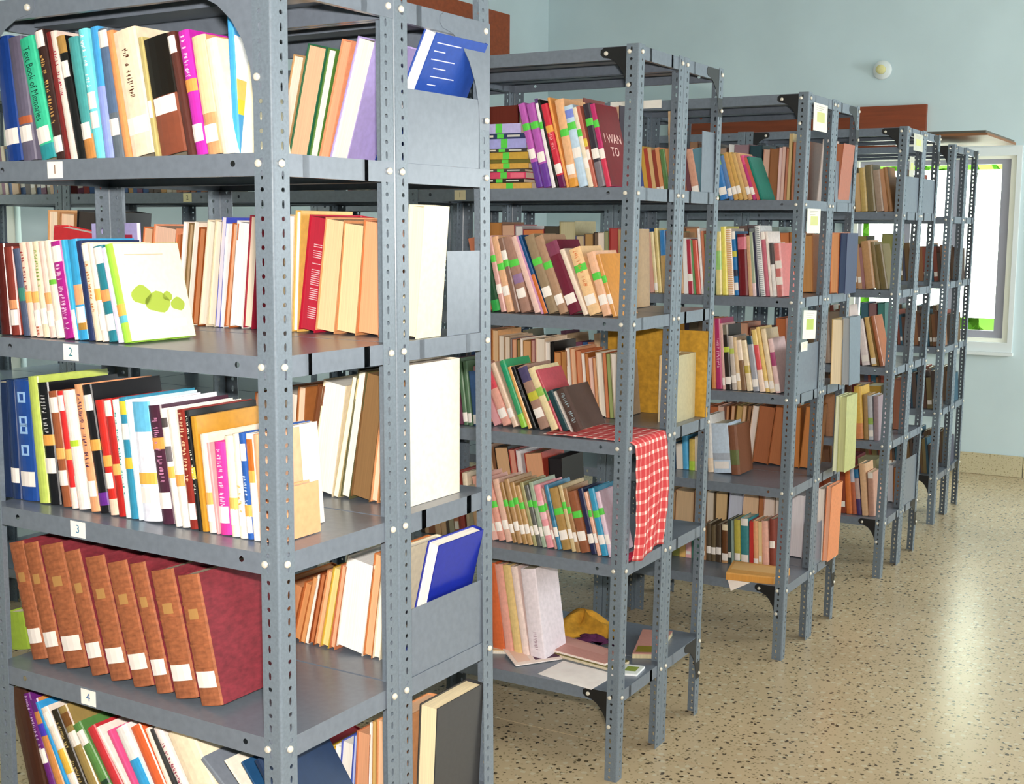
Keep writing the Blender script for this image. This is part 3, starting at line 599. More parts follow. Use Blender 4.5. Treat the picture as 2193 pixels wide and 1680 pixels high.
('A',0,4,'f',-0.3762,0.06,0.0373,0.3069,0.2,0.5614,'#f6f2f0',{'b':[(0.2,0.75,'#38a4e0')]}),
('A',0,4,'f',-0.3266,0.06,0.034,0.3199,0.2,0.5432,'#e4683a',{'L':0.45}),
('A',0,4,'f',-0.2858,0.06,0.0121,0.3239,0.2,0.5116,'#fbe8d8',{}),
('A',0,4,'f',-0.2642,0.06,0.0127,0.3288,0.2,0.5294,'#3a3a3c',{}),
('A',0,4,'f',-0.2344,0.06,0.0232,0.3427,0.2,0.5753,'#f8e8e4',{'m':('#a03050',0.2,0.9)}),
('A',0,4,'f',-0.2061,0.06,0.0754,0.3331,0.2,0.547,'#fbeacc',{}),
('A',0,4,'f',0.0373,0.06,0.0133,0.4037,0.2,0.9038,'#7c8490',{}),
('A',0,4,'f',0.0594,0.06,0.004,0.3787,0.2,0.7984,'#f8eedc',{}),
('A',0,4,'f',0.0649,0.06,0.0046,0.3562,0.2,0.7024,'#234e78',{}),
('A',0,4,'f',0.0716,0.06,0.0199,0.3473,0.2,0.6247,'#1c3050',{}),
('A',0,4,'r',-0.3561,0.48,0.0456,0.0867,0.21,-0.2008,'#d03848',{'p':'#d84858','far':1}),
('A',0,4,'r',-0.3321,0.48,0.0215,0.0991,0.21,-0.1789,'#b87838',{'p':'#e8b070','far':1}),
('A',0,4,'r',-0.3043,0.48,0.0257,0.1114,0.21,-0.1586,'#e8c030',{'p':'#fce890','far':1}),
('A',0,4,'r',-0.2841,0.48,0.0179,0.1235,0.21,-0.1362,'#e0b020',{'p':'#f4cc48','far':1}),
('A',0,4,'r',-0.2655,0.48,0.017,0.1385,0.21,-0.1167,'#ffffff',{'p':'#fffdf6'}),
('A',0,4,'r',-0.226,0.48,0.037,0.1524,0.21,-0.0935,'#5060c0',{'p':'#fffaf0'}),
('A',0,4,'r',-0.2159,0.48,0.01,0.1753,0.21,-0.0812,'#4868c0',{'p':'#c8d0f0','far':1}),
('A',0,4,'r',-0.173,0.48,0.0397,0.1871,0.21,-0.0537,'#c88058',{'p':'#eaaa80'}),
('A',0,4,'r',-0.1632,0.48,0.0082,0.2162,0.21,-0.0339,'#ffffff',{'p':'#fff6ea'}),
('A',0,4,'r',-0.1498,0.48,0.011,0.2212,0.21,-0.0208,'#b88030',{'p':'#e0b870'}),
('A',0,4,'r',-0.0993,0.48,0.0493,0.2272,0.21,-0.0201,'#d89868',{'p':'#f6c8a0'}),
('A',0,4,'r',-0.018,0.525,0.05,0.268,0.2,-0.05,'#3c3c3e',{'p':'#fbe6bc'}),
('B',0,0,'f',-0.396,0.05,0.0269,0.2949,0.17,0.2619,'#bc5cb4',{'t':[(0.72,'#58d048')],'L':0.4,'b':[(0,0.3,'#643898')]}),
('B',0,0,'f',-0.367,0.05,0.0314,0.2926,0.17,0.2502,'#b65ab4',{'t':[(0.74,'#58d048')],'L':0.36,'b':[(0,0.28,'#6c3c9c')]}),
('B',0,0,'f',-0.3334,0.05,0.0139,0.3092,0.17,0.237,'#f6eef0',{'b':[(0.95,1,'#5a3878')],'t':[(0.7,'#58d048')]}),
('B',0,0,'f',-0.3181,0.05,0.0095,0.3077,0.17,0.2528,'#201c18',{}),
('B',0,0,'f',-0.3071,0.05,0.0279,0.2897,0.17,0.2695,'#d43044',{'t':[(0.7,'#f0a848')],'b':[(0,0.14,'#6a1850')],'L':0.22,'m':('#ffc0c0',0.45,0.65)}),
('B',0,0,'f',-0.2772,0.05,0.0089,0.3125,0.17,0.254,'#f0a85c',{}),
('B',0,0,'f',-0.2673,0.05,0.0338,0.2995,0.17,0.2106,'#efb888',{'t':[(0.62,'#58d048')],'L':0.2,'b':[(0,0.1,'#e8a040')]}),
('B',0,0,'f',-0.2316,0.05,0.034,0.2775,0.17,0.2276,'#c4dcf0',{'t':[(0.75,'#58d048')],'L':0.42,'b':[(0.85,0.95,'#8090e0')]}),
('B',0,0,'f',-0.1957,0.05,0.0198,0.2729,0.17,0.2433,'#f4e6cc',{'t':[(0.68,'#58d048')],'L':0.3}),
('B',0,0,'f',-0.1745,0.05,0.0131,0.2785,0.17,0.2589,'#c86e5c',{'L':0.4,'b':[(0.5,0.6,'#e8c848')]}),
('B',0,0,'f',-0.1597,0.05,0.0286,0.2813,0.17,0.2256,'#38303a',{'t':[(0.78,'#58d048')],'L':0.4,'b':[(0,0.3,'#807880')]}),
('B',0,0,'f',-0.1295,0.05,0.0206,0.2815,0.17,0.2413,'#c02c6c',{'t':[(0.76,'#58d048')],'L':0.4,'b':[(0,0.35,'#d83858')],'cov':'#7a2026','txt':1}),
('B',0,0,'r',-0.8783,0.5,0.1566,0.3345,0.18,0.0193,'#6a1c18',{'p':'#7a3020'}),
('B',0,0,'r',-0.719,0.5,0.1169,0.336,0.18,0.0152,'#2a2a28',{'p':'#e8c8a0','far':1}),
('B',0,0,'r',-0.6007,0.5,0.1573,0.3468,0.18,0.007,'#803020',{'p':'#f0c8a0','far':1}),
('B',0,0,'r',-0.4409,0.5,0.1509,0.3107,0.18,0.0219,'#3a2038',{'p':'#d8b090'}),
('B',0,1,'f',-0.6027,0.05,0.0362,0.2646,0.17,0.2324,'#c87858',{'L':0.25,'far':1}),
('B',0,1,'f',-0.5642,0.05,0.0333,0.2652,0.17,0.2363,'#1c4a2c',{'b':[(0,0.15,'#30a048')]}),
('B',0,1,'f',-0.5286,0.05,0.0229,0.2723,0.17,0.2321,'#d8a49c',{'t':[(0.7,'#58d048')],'L':0.3}),
('B',0,1,'f',-0.5037,0.05,0.029,0.2701,0.17,0.2496,'#e8b48c',{'t':[(0.6,'#58d048')],'L':0.28}),
('B',0,1,'f',-0.4717,0.05,0.0229,0.2671,0.17,0.2705,'#8a6858',{'t':[(0.66,'#58d048')],'L2':0.77}),
('B',0,1,'f',-0.4458,0.05,0.0398,0.2713,0.17,0.2911,'#a88070',{'t':[(0.65,'#58d048')],'L':0.25,'b':[(0.38,0.5,'#9878a0')]}),
('B',0,1,'f',-0.3915,0.05,0.0262,0.2802,0.17,0.3591,'#f0c8bc',{}),
('B',0,1,'f',-0.3625,0.05,0.008,0.2868,0.17,0.374,'#d89cc0',{'far':1}),
('B',0,1,'f',-0.3529,0.05,0.0147,0.2885,0.17,0.3887,'#1c5084',{'b':[(0,0.5,'#d47434')]}),
('B',0,1,'f',-0.3358,0.05,0.0386,0.2827,0.17,0.3652,'#9a8468',{'t':[(0.66,'#58d048')],'L':0.27}),
('B',0,1,'f',-0.2937,0.05,0.0351,0.282,0.17,0.3789,'#b08c70',{'t':[(0.62,'#58d048')],'L':0.18}),
('B',0,1,'f',-0.254,0.05,0.048,0.2597,0.17,0.3976,'#702036',{'L':0.2,'b':[(0.82,1,'#86405a')]}),
('B',0,1,'f',-0.2007,0.05,0.019,0.2407,0.17,0.4129,'#f0dcc8',{}),
('B',0,1,'f',-0.1788,0.05,0.0452,0.2363,0.17,0.3612,'#f6cc98',{'t':[(0.7,'#58d048')],'L':0.22,'m':('#e07840',0.42,0.95)}),
('B',0,1,'f',-0.1281,0.05,0.0342,0.2222,0.17,0.3059,'#f0bc98',{'t':[(0.62,'#58d048')],'L':0.25}),
('B',0,1,'f',-0.0915,0.05,0.0174,0.2174,0.17,0.32,'#e0a058',{'t':[(0.6,'#58d048')],'L':0.28,'cov':'#d89038'}),
('B',0,1,'r',-0.8591,0.5,0.0736,0.319,0.18,0.0103,'#7a4a20',{'p':'#c88848'}),
('B',0,1,'r',-0.784,0.5,0.0595,0.3093,0.18,0.0261,'#a04048',{'p':'#e8b898','far':1}),
('B',0,1,'r',-0.723,0.5,0.0331,0.3058,0.18,0.0182,'#b8b0b0',{'p':'#f0ece8','far':1}),
('B',0,1,'r',-0.6885,0.5,0.0923,0.2925,0.18,0.0189,'#a03038',{'p':'#e08850','far':1}),
('B',0,1,'r',-0.5947,0.5,0.0657,0.3051,0.18,0.0215,'#302820',{'p':'#4a4438','far':1}),
('B',0,1,'r',-0.5276,0.5,0.0675,0.3223,0.18,0.0235,'#a89c70',{'p':'#c8c098'}),
('B',0,1,'r',-0.4587,0.5,0.0368,0.2697,0.18,0.0244,'#2c3c80',{'p':'#d0b890','far':1}),
('B',0,1,'r',-0.4205,0.5,0.0365,0.2772,0.18,0.0255,'#6a5038',{'p':'#b89058','far':1}),
('B',0,1,'r',-0.3826,0.5,0.0175,0.2822,0.18,0.0171,'#40342c',{'p':'#7a6450','far':1}),
('B',0,1,'r',-0.3638,0.5,0.0254,0.2823,0.18,0.0271,'#e8d8c8',{'p':'#f4e4d4','far':1}),
('B',0,1,'r',-0.337,0.5,0.0173,0.2873,0.18,0.0278,'#7a8460',{'p':'#a0a078','far':1}),
('B',0,1,'r',-0.3184,0.5,0.0358,0.2992,0.18,0.0197,'#a03030',{'p':'#b84c48'}),
('B',0,1,'r',-0.2813,0.5,0.0512,0.2947,0.18,0.0294,'#b8946a',{'p':'#d8b080'}),
('B',0,2,'f',-0.6152,0.1,0.0356,0.2283,0.18,0.4595,'#c88868',{'t':[(0.45,'#58d048')],'L':0.2,'far':1}),
('B',0,2,'f',-0.5741,0.1,0.029,0.2308,0.18,0.4582,'#e0a0a4',{'t':[(0.42,'#58d048')],'L':0.22,'b':[(0,0.14,'#b05098')],'far':1}),
('B',0,2,'f',-0.5404,0.1,0.0367,0.2336,0.18,0.4368,'#e8a898',{'L':0.2,'b':[(0.6,0.9,'#d84858')]}),
('B',0,2,'f',-0.4985,0.1,0.0228,0.2446,0.18,0.4142,'#e8c8b0',{'L':0.22}),
('B',0,2,'f',-0.464,0.1,0.0255,0.2543,0.18,0.3845,'#3aa068',{'b':[(0,0.2,'#98d048'),(0.62,0.95,'#20a070')]}),
('B',0,2,'f',-0.4351,0.1,0.0169,0.2338,0.18,0.3898,'#e8b068',{}),
('B',0,2,'f',-0.4152,0.1,0.016,0.2374,0.18,0.407,'#121212',{'m':('#808890',0.5,0.8)}),
('B',0,2,'f',-0.3874,0.1,0.0406,0.2373,0.18,0.4201,'#a88474',{'L':0.25,'b':[(0.45,0.58,'#c8c040'),(0.75,0.98,'#504870')]}),
('B',0,2,'f',-0.3416,0.1,0.0315,0.2364,0.18,0.4356,'#f0dcac',{'b':[(0.55,0.68,'#a0c858')]}),
('B',0,2,'f',-0.3055,0.1,0.0096,0.236,0.18,0.4508,'#c85460',{'b':[(0.5,0.7,'#409048')]}),
('B',0,2,'f',-0.2936,0.1,0.0288,0.1544,0.18,0.4658,'#1e4248',{}),
('B',0,2,'f',-0.2602,0.1,0.0068,0.1592,0.18,0.4795,'#d8d0c8',{'far':1}),
('B',0,2,'f',-0.2513,0.1,0.0408,0.1631,0.18,0.4724,'#54403a',{'m':('#a8c0c8',0.2,0.9)}),
('B',0,2,'r',-0.8517,0.5,0.0281,0.3146,0.19,0.0294,'#c87840',{'p':'#f0b878','far':1}),
('B',0,2,'r',-0.8221,0.5,0.0295,0.3133,0.19,0.0154,'#d89858',{'p':'#f8d0a0'}),
('B',0,2,'r',-0.7911,0.5,0.0247,0.2922,0.19,0.0158,'#c8a888',{'p':'#fff0dc','far':1}),
('B',0,2,'r',-0.7649,0.5,0.0261,0.2908,0.19,0.0164,'#b89878',{'p':'#fce8d0'}),
('B',0,2,'r',-0.7373,0.5,0.0076,0.2829,0.19,0.017,'#807070',{'p':'#b8a8a0','far':1}),
('B',0,2,'r',-0.7281,0.5,0.0198,0.2807,0.19,0.0172,'#c87850',{'p':'#f0b890','far':1}),
('B',0,2,'r',-0.7068,0.5,0.0152,0.2804,0.19,0.0209,'#5a5038',{'p':'#a88850','far':1}),
('B',0,2,'r',-0.6904,0.5,0.0109,0.2851,0.19,0.0214,'#fff0e0',{'p':'#fff4e8','far':1}),
('B',0,2,'r',-0.6786,0.5,0.0352,0.2778,0.19,0.0216,'#b08040',{'p':'#e8b078','far':1}),
('B',0,2,'r',-0.6419,0.5,0.0165,0.2822,0.19,0.0194,'#a05058',{'p':'#d8a898','far':1}),
('B',0,2,'r',-0.6239,0.5,0.0432,0.2909,0.19,0.02,'#d8b898',{'p':'#fff0dc'}),
('B',0,2,'r',-0.5798,0.5,0.0213,0.2774,0.19,0.023,'#f0e0d0',{'p':'#fff6ec','far':1}),
('B',0,2,'r',-0.5577,0.5,0.0168,0.2785,0.19,0.0225,'#141210',{'p':'#1c1814'}),
('B',0,2,'r',-0.5394,0.5,0.0308,0.2406,0.19,0.0272,'#b87038',{'p':'#e09c60','far':1}),
('B',0,2,'r',-0.5071,0.5,0.0262,0.245,0.19,0.0445,'#a86830',{'p':'#c88c50','far':1}),
('B',0,2,'r',-0.4751,0.5,0.0159,0.2581,0.19,0.0854,'#f0e0d0',{'p':'#fff4e8','far':1}),
('B',0,2,'r',-0.4577,0.5,0.023,0.2591,0.19,0.0792,'#d89870',{'p':'#f8c8a0'}),
('B',0,2,'r',-0.4332,0.5,0.0257,0.2514,0.19,0.0867,'#c06840',{'p':'#e89c70'}),
('B',0,2,'r',-0.4059,0.5,0.0128,0.2427,0.19,0.095,'#f0e0d0',{'p':'#fff4ea','far':1}),
('B',0,2,'r',-0.3916,0.5,0.0142,0.2435,0.19,0.095,'#b06830',{'p':'#d89058','far':1}),
('B',0,2,'r',-0.376,0.5,0.0155,0.2265,0.19,0.1,'#e8b8a8',{'p':'#fcd8c8','far':1}),
('B',0,2,'r',-0.3589,0.5,0.0127,0.2274,0.19,0.0937,'#c88858',{'p':'#eeb484','far':1}),
('B',0,2,'r',-0.3448,0.5,0.0253,0.2486,0.19,0.0942,'#e8d8c0',{'p':'#fff4e4'}),
('B',0,2,'r',-0.318,0.5,0.014,0.2474,0.19,0.0835,'#a85030',{'p':'#e08c60'}),
('B',0,2,'r',-0.3025,0.5,0.0153,0.2457,0.19,0.0841,'#788848',{'p':'#a4b070'}),
('B',0,2,'r',-0.2858,0.5,0.0264,0.2491,0.19,0.0836,'#c8b8a0',{'p':'#f4ece0'}),
('B',0,3,'f',-0.5974,0.09,0.0274,0.2367,0.17,0.2606,'#e8b0a0',{'t':[(0.7,'#58d048')],'L':0.24,'far':1}),
('B',0,3,'f',-0.5677,0.09,0.0225,0.2279,0.17,0.2693,'#f0bcb0',{'t':[(0.6599999999999999,'#58d048')],'L':0.27,'far':1}),
('B',0,3,'f',-0.5434,0.09,0.0281,0.2186,0.17,0.2795,'#e0a090',{'t':[(0.62,'#58d048')],'L':0.24}),
('B',0,3,'f',-0.5129,0.09,0.0269,0.2327,0.17,0.2626,'#e4b8a4',{'L':0.27}),
('B',0,3,'f',-0.4838,0.09,0.017,0.2242,0.17,0.2712,'#a88050',{'t':[(0.6599999999999999,'#58d048')],'L':0.24}),
('B',0,3,'f',-0.4649,0.09,0.0224,0.2378,0.17,0.2561,'#b89064',{'t':[(0.62,'#58d048')],'L':0.27}),
('B',0,3,'f',-0.4405,0.09,0.0199,0.2289,0.17,0.2647,'#b48c58',{'t':[(0.7,'#58d048')],'L':0.24}),
('B',0,3,'f',-0.4186,0.09,0.0203,0.22,0.17,0.2741,'#c49c68',{'t':[(0.6599999999999999,'#58d048')],'L':0.27}),
('B',0,3,'f',-0.3963,0.09,0.0137,0.2341,0.17,0.2581,'#a8a070',{'L':0.24}),
('B',0,3,'f',-0.3809,0.09,0.019,0.2249,0.17,0.2675,'#64645f',{'t':[(0.7,'#58d048')],'L':0.27}),
('B',0,3,'f',-0.3599,0.09,0.016,0.2388,0.17,0.2526,'#a4b49c',{'t':[(0.6599999999999999,'#58d048')],'L':0.24}),
('B',0,3,'f',-0.3422,0.09,0.0289,0.2292,0.17,0.2618,'#f0a0a8',{'t':[(0.62,'#58d048')],'L':0.27,'b':[(0.45,0.75,'#f4c0c8')]}),
('B',0,3,'f',-0.3111,0.09,0.0099,0.2214,0.17,0.2695,'#c8988c',{'t':[(0.7,'#58d048')],'L':0.24}),
('B',0,3,'f',-0.2996,0.09,0.0176,0.2346,0.17,0.2552,'#4488ac',{'L':0.27,'b':[(0.45,0.75,'#2a7090')]}),
('B',0,3,'f',-0.2802,0.09,0.036,0.2248,0.17,0.2649,'#ae8a50',{'t':[(0.62,'#58d048')],'L':0.24}),
('B',0,3,'f',-0.2418,0.09,0.0168,0.2395,0.17,0.2491,'#d4bc8c',{'t':[(0.7,'#58d048')],'L':0.27}),
('B',0,3,'f',-0.2232,0.09,0.0155,0.2308,0.17,0.2572,'#ac8258',{'t':[(0.6599999999999999,'#58d048')],'L':0.24}),
('B',0,3,'f',-0.2057,0.09,0.0362,0.221,0.17,0.2671,'#985c3e',{'t':[(0.62,'#58d048')],'L':0.27}),
('B',0,3,'f',-0.1658,0.09,0.0233,0.2353,0.17,0.2514,'#24284e',{'L':0.24}),
('B',0,3,'f',-0.14,0.09,0.0133,0.2271,0.17,0.2589,'#f0b8a0',{'t':[(0.6599999999999999,'#58d048')],'L':0.27}),
('B',0,3,'f',-0.1248,0.09,0.0254,0.2399,0.17,0.2461,'#3a9cc4',{'t':[(0.62,'#58d048')],'L':0.24}),
('B',0,3,'f',-0.0975,0.09,0.0185,0.2316,0.17,0.2533,'#e4ccdc',{'t':[(0.7,'#58d048')],'L':0.27}),
('B',0,3,'r',-0.8352,0.5,0.0606,0.2676,0.19,0.1927,'#c08860',{'p':'#f8d4b0','far':1}),
('B',0,3,'r',-0.7664,0.5,0.0636,0.2669,0.19,0.1592,'#2a2018',{'p':'#f0c090'}),
('B',0,3,'r',-0.7003,0.5,0.0289,0.2639,0.19,0.1606,'#c05048',{'p':'#f0a890'}),
('B',0,3,'r',-0.6692,0.5,0.0221,0.2636,0.19,0.1476,'#e8e0e0',{'p':'#fff4f0'}),
('B',0,3,'r',-0.6299,0.5,0.0802,0.2554,0.19,0.1583,'#b84838',{'p':'#f4b488'}),
('B',0,3,'r',-0.547,0.5,0.0599,0.2449,0.19,0.0608,'#121012',{'p':'#201c20'}),
('B',0,4,'f',-0.6002,0.16,0.0522,0.3398,0.17,0.133,'#d86a3a',{}),
('B',0,4,'f',-0.5456,0.16,0.0356,0.341,0.17,0.1536,'#eca898',{}),
('B',0,4,'f',-0.5079,0.16,0.0352,0.3424,0.17,0.1639,'#e8c888',{}),
('B',0,4,'f',-0.4711,0.16,0.0287,0.3428,0.17,0.1668,'#f8e0d8',{}),
('B',0,4,'f',-0.4392,0.16,0.0633,0.3393,0.17,0.1366,'#f4e8f0',{'m':('#b090a0',0.1,0.3)}),
('C',0,0,'f',-0.7807,0.05,0.0201,0.2448,0.16,0.164,'#5868a8',{'L':0.2,'far':1}),
('C',0,0,'f',-0.7593,0.05,0.02,0.248,0.16,0.1622,'#d8a848',{'far':1}),
('C',0,0,'f',-0.7379,0.05,0.0179,0.2398,0.16,0.1665,'#b84838',{'L':0.22,'far':1}),
('C',0,0,'f',-0.7187,0.05,0.0178,0.2412,0.16,0.1657,'#e0b880',{'far':1}),
('C',0,0,'f',-0.6996,0.05,0.0177,0.2308,0.16,0.1621,'#984030',{'far':1}),
('C',0,0,'f',-0.6806,0.05,0.0177,0.2421,0.16,0.1651,'#e09868',{'L':0.2,'far':1}),
('C',0,0,'f',-0.6616,0.05,0.0279,0.2321,0.16,0.1705,'#608850',{}),
('C',0,0,'f',-0.6322,0.05,0.0196,0.2351,0.16,0.1687,'#c89060',{'L':0.2,'far':1}),
('C',0,0,'f',-0.6113,0.05,0.0195,0.238,0.16,0.1583,'#7a3040',{'far':1}),
('C',0,0,'f',-0.5697,0.05,0.0193,0.2279,0.16,0.1726,'#a86848',{'L':0.2,'far':1}),
('C',0,0,'f',-0.5491,0.05,0.0193,0.2391,0.16,0.179,'#704048',{'far':1}),
('C',0,0,'f',-0.5285,0.05,0.0392,0.2296,0.16,0.1955,'#d8a088',{'L':0.2}),
('C',0,0,'f',-0.4875,0.05,0.0388,0.2332,0.16,0.2119,'#608898',{'L':0.2,'far':1}),
('C',0,0,'f',-0.4468,0.05,0.0452,0.2061,0.16,0.2282,'#50884c',{'L':0.2,'far':1}),
('C',0,0,'f',-0.3994,0.05,0.0408,0.1923,0.16,0.2443,'#3c80c4',{'L':0.2,'b':[(0.8,1,'#90b878')]}),
('C',0,0,'f',-0.3564,0.05,0.0202,0.2002,0.16,0.2602,'#6084b8',{'L':0.18}),
('C',0,0,'f',-0.3345,0.05,0.0219,0.2142,0.16,0.276,'#d0a058',{'L':0.2}),
('C',0,0,'f',-0.3108,0.05,0.0198,0.2146,0.16,0.2916,'#d4a85c',{'L':0.22}),
('C',0,0,'f',-0.2891,0.05,0.0197,0.2133,0.16,0.307,'#d8b070',{}),
('C',0,0,'f',-0.2674,0.05,0.0195,0.212,0.16,0.3223,'#dca878',{'L':0.2}),
('C',0,0,'f',-0.2459,0.05,0.0175,0.2028,0.16,0.3374,'#c4387c',{'L':0.2,'b':[(0.8,1,'#e85888')]}),
('C',0,0,'f',-0.2264,0.05,0.0137,0.1955,0.16,0.3524,'#d05c54',{'L':0.2,'far':1}),
('C',0,0,'f',-0.2109,0.05,0.0118,0.2001,0.16,0.3671,'#1f7868',{'cov':'#1f7868'}),
('C',0,0,'r',-0.7426,0.5,0.0446,0.2951,0.18,0.0036,'#784830',{'p':'#b08868','far':1}),
('C',0,0,'r',-0.6958,0.5,0.086,0.2837,0.18,0.011,'#584840',{'p':'#987860','far':1}),
('C',0,0,'r',-0.6077,0.5,0.0588,0.2611,0.18,0.0104,'#705048',{'p':'#c8a890','far':1}),
('C',0,0,'r',-0.5187,0.5,0.0281,0.2773,0.18,-0.025,'#f0ece8',{'p':'#f8f8f4','far':1}),
('C',0,0,'r',-0.4437,0.5,0.0739,0.2745,0.18,-0.0132,'#907078',{'p':'#a88890','far':1}),
('C',0,0,'r',-0.3781,0.5,0.0635,0.2684,0.18,-0.0163,'#203034',{'p':'#305058'}),
('C',0,0,'r',-0.3445,0.5,0.0315,0.2488,0.18,-0.0362,'#c89078',{'p':'#f0c4ac','far':1}),
('C',0,0,'r',-0.2986,0.5,0.0448,0.2519,0.18,-0.0299,'#8a5830',{'p':'#a87048'}),
('C',0,0,'r',-0.282,0.5,0.0155,0.2565,0.18,-0.0271,'#e8b8b0',{'p':'#fcdcd4','far':1}),
('C',0,0,'r',-0.2655,0.5,0.0155,0.258,0.18,-0.0261,'#e0b0a0',{'p':'#f8d0c0'}),
('C',0,0,'r',-0.251,0.5,0.0134,0.2517,0.18,-0.0351,'#a05838',{'p':'#d89070','far':1}),
('C',0,0,'r',-0.2346,0.5,0.0154,0.3175,0.18,-0.0179,'#c8a868',{'p':'#e8c890'}),
('C',0,0,'r',-0.1469,0.5,0.0815,0.278,0.18,-0.0154,'#a86848',{'p':'#d89878'}),
('C',0,0,'r',-0.0825,0.5,0.024,0.2862,0.18,-0.0727,'#c8b8b0',{'p':'#fff4ee'}),
('C',0,0,'r',-0.007,0.5,0.0743,0.2663,0.18,-0.0774,'#b06040',{'p':'#b87050'}),
('C',0,1,'f',-0.7567,0.05,0.0343,0.2923,0.16,0.0762,'#2c68b4',{'b':[(0.35,0.75,'#804048')],'far':1}),
('C',0,1,'f',-0.7209,0.05,0.0181,0.2751,0.16,0.0951,'#e0a898',{'far':1}),
('C',0,1,'f',-0.7013,0.05,0.018,0.2795,0.16,0.1139,'#f2e0b0',{'L':0.1}),
('C',0,1,'f',-0.6823,0.05,0.0172,0.2959,0.16,0.1021,'#ecd490',{}),
('C',0,1,'f',-0.6636,0.05,0.0318,0.2852,0.16,0.0774,'#3c88cc',{'b':[(0,0.6,'#d8b070')]}),
('C',0,1,'f',-0.6304,0.05,0.0261,0.2828,0.16,0.0733,'#a86850',{'far':1}),
('C',0,1,'f',-0.6028,0.05,0.0232,0.2807,0.16,0.0837,'#708858',{'L':0.2,'far':1}),
('C',0,1,'f',-0.5781,0.05,0.0232,0.2757,0.16,0.0749,'#c89868',{}),
('C',0,1,'f',-0.5538,0.05,0.0193,0.2532,0.16,0.0637,'#f4f0ee',{'far':1}),
('C',0,1,'f',-0.5337,0.05,0.0262,0.246,0.16,0.0797,'#b63248',{'L':0.3}),
('C',0,1,'f',-0.506,0.05,0.0086,0.2442,0.16,0.0983,'#68a068',{'far':1}),
('C',0,1,'f',-0.4963,0.05,0.0251,0.2434,0.16,0.1148,'#d8604e',{}),
('C',0,1,'f',-0.4699,0.05,0.0117,0.2956,0.16,0.1003,'#fff6f2',{}),
('C',0,1,'f',-0.4562,0.05,0.012,0.2841,0.16,0.0849,'#d08060',{'far':1}),
('C',0,1,'f',-0.4429,0.05,0.0332,0.2717,0.16,0.0772,'#88a078',{'far':1}),
('C',0,1,'f',-0.4011,0.05,0.0297,0.2817,0.16,0.0443,'#e8d88e',{'b':[(0.4,0.7,'#a0d078')]}),
('C',0,1,'f',-0.3701,0.05,0.0265,0.3041,0.16,0.0622,'#f2e468',{}),
('C',0,1,'f',-0.3426,0.05,0.0296,0.2935,0.16,0.0788,'#f8e4d4',{'st':'#e0a860'}),
('C',0,1,'f',-0.3118,0.05,0.0198,0.283,0.16,0.0966,'#2878b8',{'L':0.14,'L2':0.94,'b':[(0.3,0.4,'#303048')],'t':[(0.65,'#d0c848')]}),
('C',0,1,'f',-0.2909,0.05,0.0433,0.2716,0.16,0.0682,'#741a22',{'b':[(0.75,0.95,'#d87888')]}),
('C',0,1,'f',-0.2466,0.05,0.0199,0.2656,0.16,0.0814,'#d8a880',{}),
('C',0,1,'f',-0.2257,0.05,0.0152,0.2815,0.16,0.0979,'#a8b498',{'b':[(0,0.2,'#f0d0d0')]}),
('C',0,1,'f',-0.2096,0.05,0.0158,0.2796,0.16,0.107,'#303048',{}),
('C',0,1,'f',-0.1925,0.05,0.0232,0.3088,0.16,0.1245,'#f2f2f2',{'st':'#909898'}),
('C',0,1,'f',-0.1682,0.05,0.0191,0.2803,0.16,0.1183,'#c8687a',{'L2':0.95}),
('C',0,1,'f',-0.1481,0.05,0.0115,0.2847,0.16,0.1158,'#f6e8e0',{}),
('C',0,1,'f',-0.1358,0.05,0.0185,0.2345,0.16,0.1099,'#f2ece8',{'b':[(0.6,1,'#504848')]}),
('C',0,1,'f',-0.116,0.05,0.0308,0.2324,0.16,0.1028,'#d87c78',{'L':0.3,'L2':0.6}),
('C',0,1,'r',-0.8253,0.5,0.0802,0.3037,0.18,0.0218,'#a87858',{'p':'#d8b898','far':1}),
('C',0,1,'r',-0.7398,0.5,0.0738,0.2968,0.18,0.0232,'#a06040',{'p':'#e8a878','far':1}),
('C',0,1,'r',-0.5157,0.5,0.1063,0.3078,0.18,0.0615,'#583838',{'p':'#806860','far':1}),
('C',0,1,'r',-0.4067,0.5,0.097,0.2987,0.18,0.0553,'#606868',{'p':'#909898','far':1}),
('C',0,1,'r',-0.3071,0.5,0.0491,0.3039,0.18,0.0568,'#708078',{'p':'#98a8a0','far':1}),
('C',0,1,'r',-0.2567,0.5,0.0451,0.2783,0.18,0.0453,'#b06030',{'p':'#e68c54','far':1}),
('C',0,1,'r',-0.2103,0.5,0.0592,0.2809,0.18,0.0376,'#a86838',{'p':'#dca060','far':1}),
('C',0,1,'r',-0.1499,0.5,0.0491,0.272,0.18,0.0384,'#c07840',{'p':'#e0a464'}),
('C',0,1,'r',-0.0203,0.5,0.0375,0.2797,0.18,0.0122,'#d88050',{'p':'#f0ac78'}),
('C',0,1,'r',0.0499,0.5,0.0315,0.2777,0.18,-0.008,'#283058',{'p':'#485878'}),
('C',0,2,'f',-0.5718,0.05,0.0347,0.3154,0.16,0.0166,'#c89038',{'far':1}),
('C',0,2,'f',-0.5358,0.05,0.021,0.3032,0.16,0.0205,'#302838',{'far':1}),
('C',0,2,'f',-0.5136,0.05,0.0429,0.295,0.16,0.0205,'#4a4030',{'L':0.2,'t':[(0.7,'#c8c858')],'far':1}),
('C',0,2,'f',-0.4694,0.05,0.062,0.3016,0.16,0.0186,'#584838',{'L':0.2,'far':1}),
('C',0,2,'f',-0.4045,0.05,0.0217,0.3192,0.16,0.045,'#d88a50',{}),
('C',0,2,'f',-0.3818,0.05,0.0316,0.3189,0.16,0.0618,'#b8326a',{'m':('#ffd0e0',0.3,0.7)}),
('C',0,2,'f',-0.3492,0.05,0.0126,0.2976,0.16,0.0785,'#e4b4ac',{'L':0.12}),
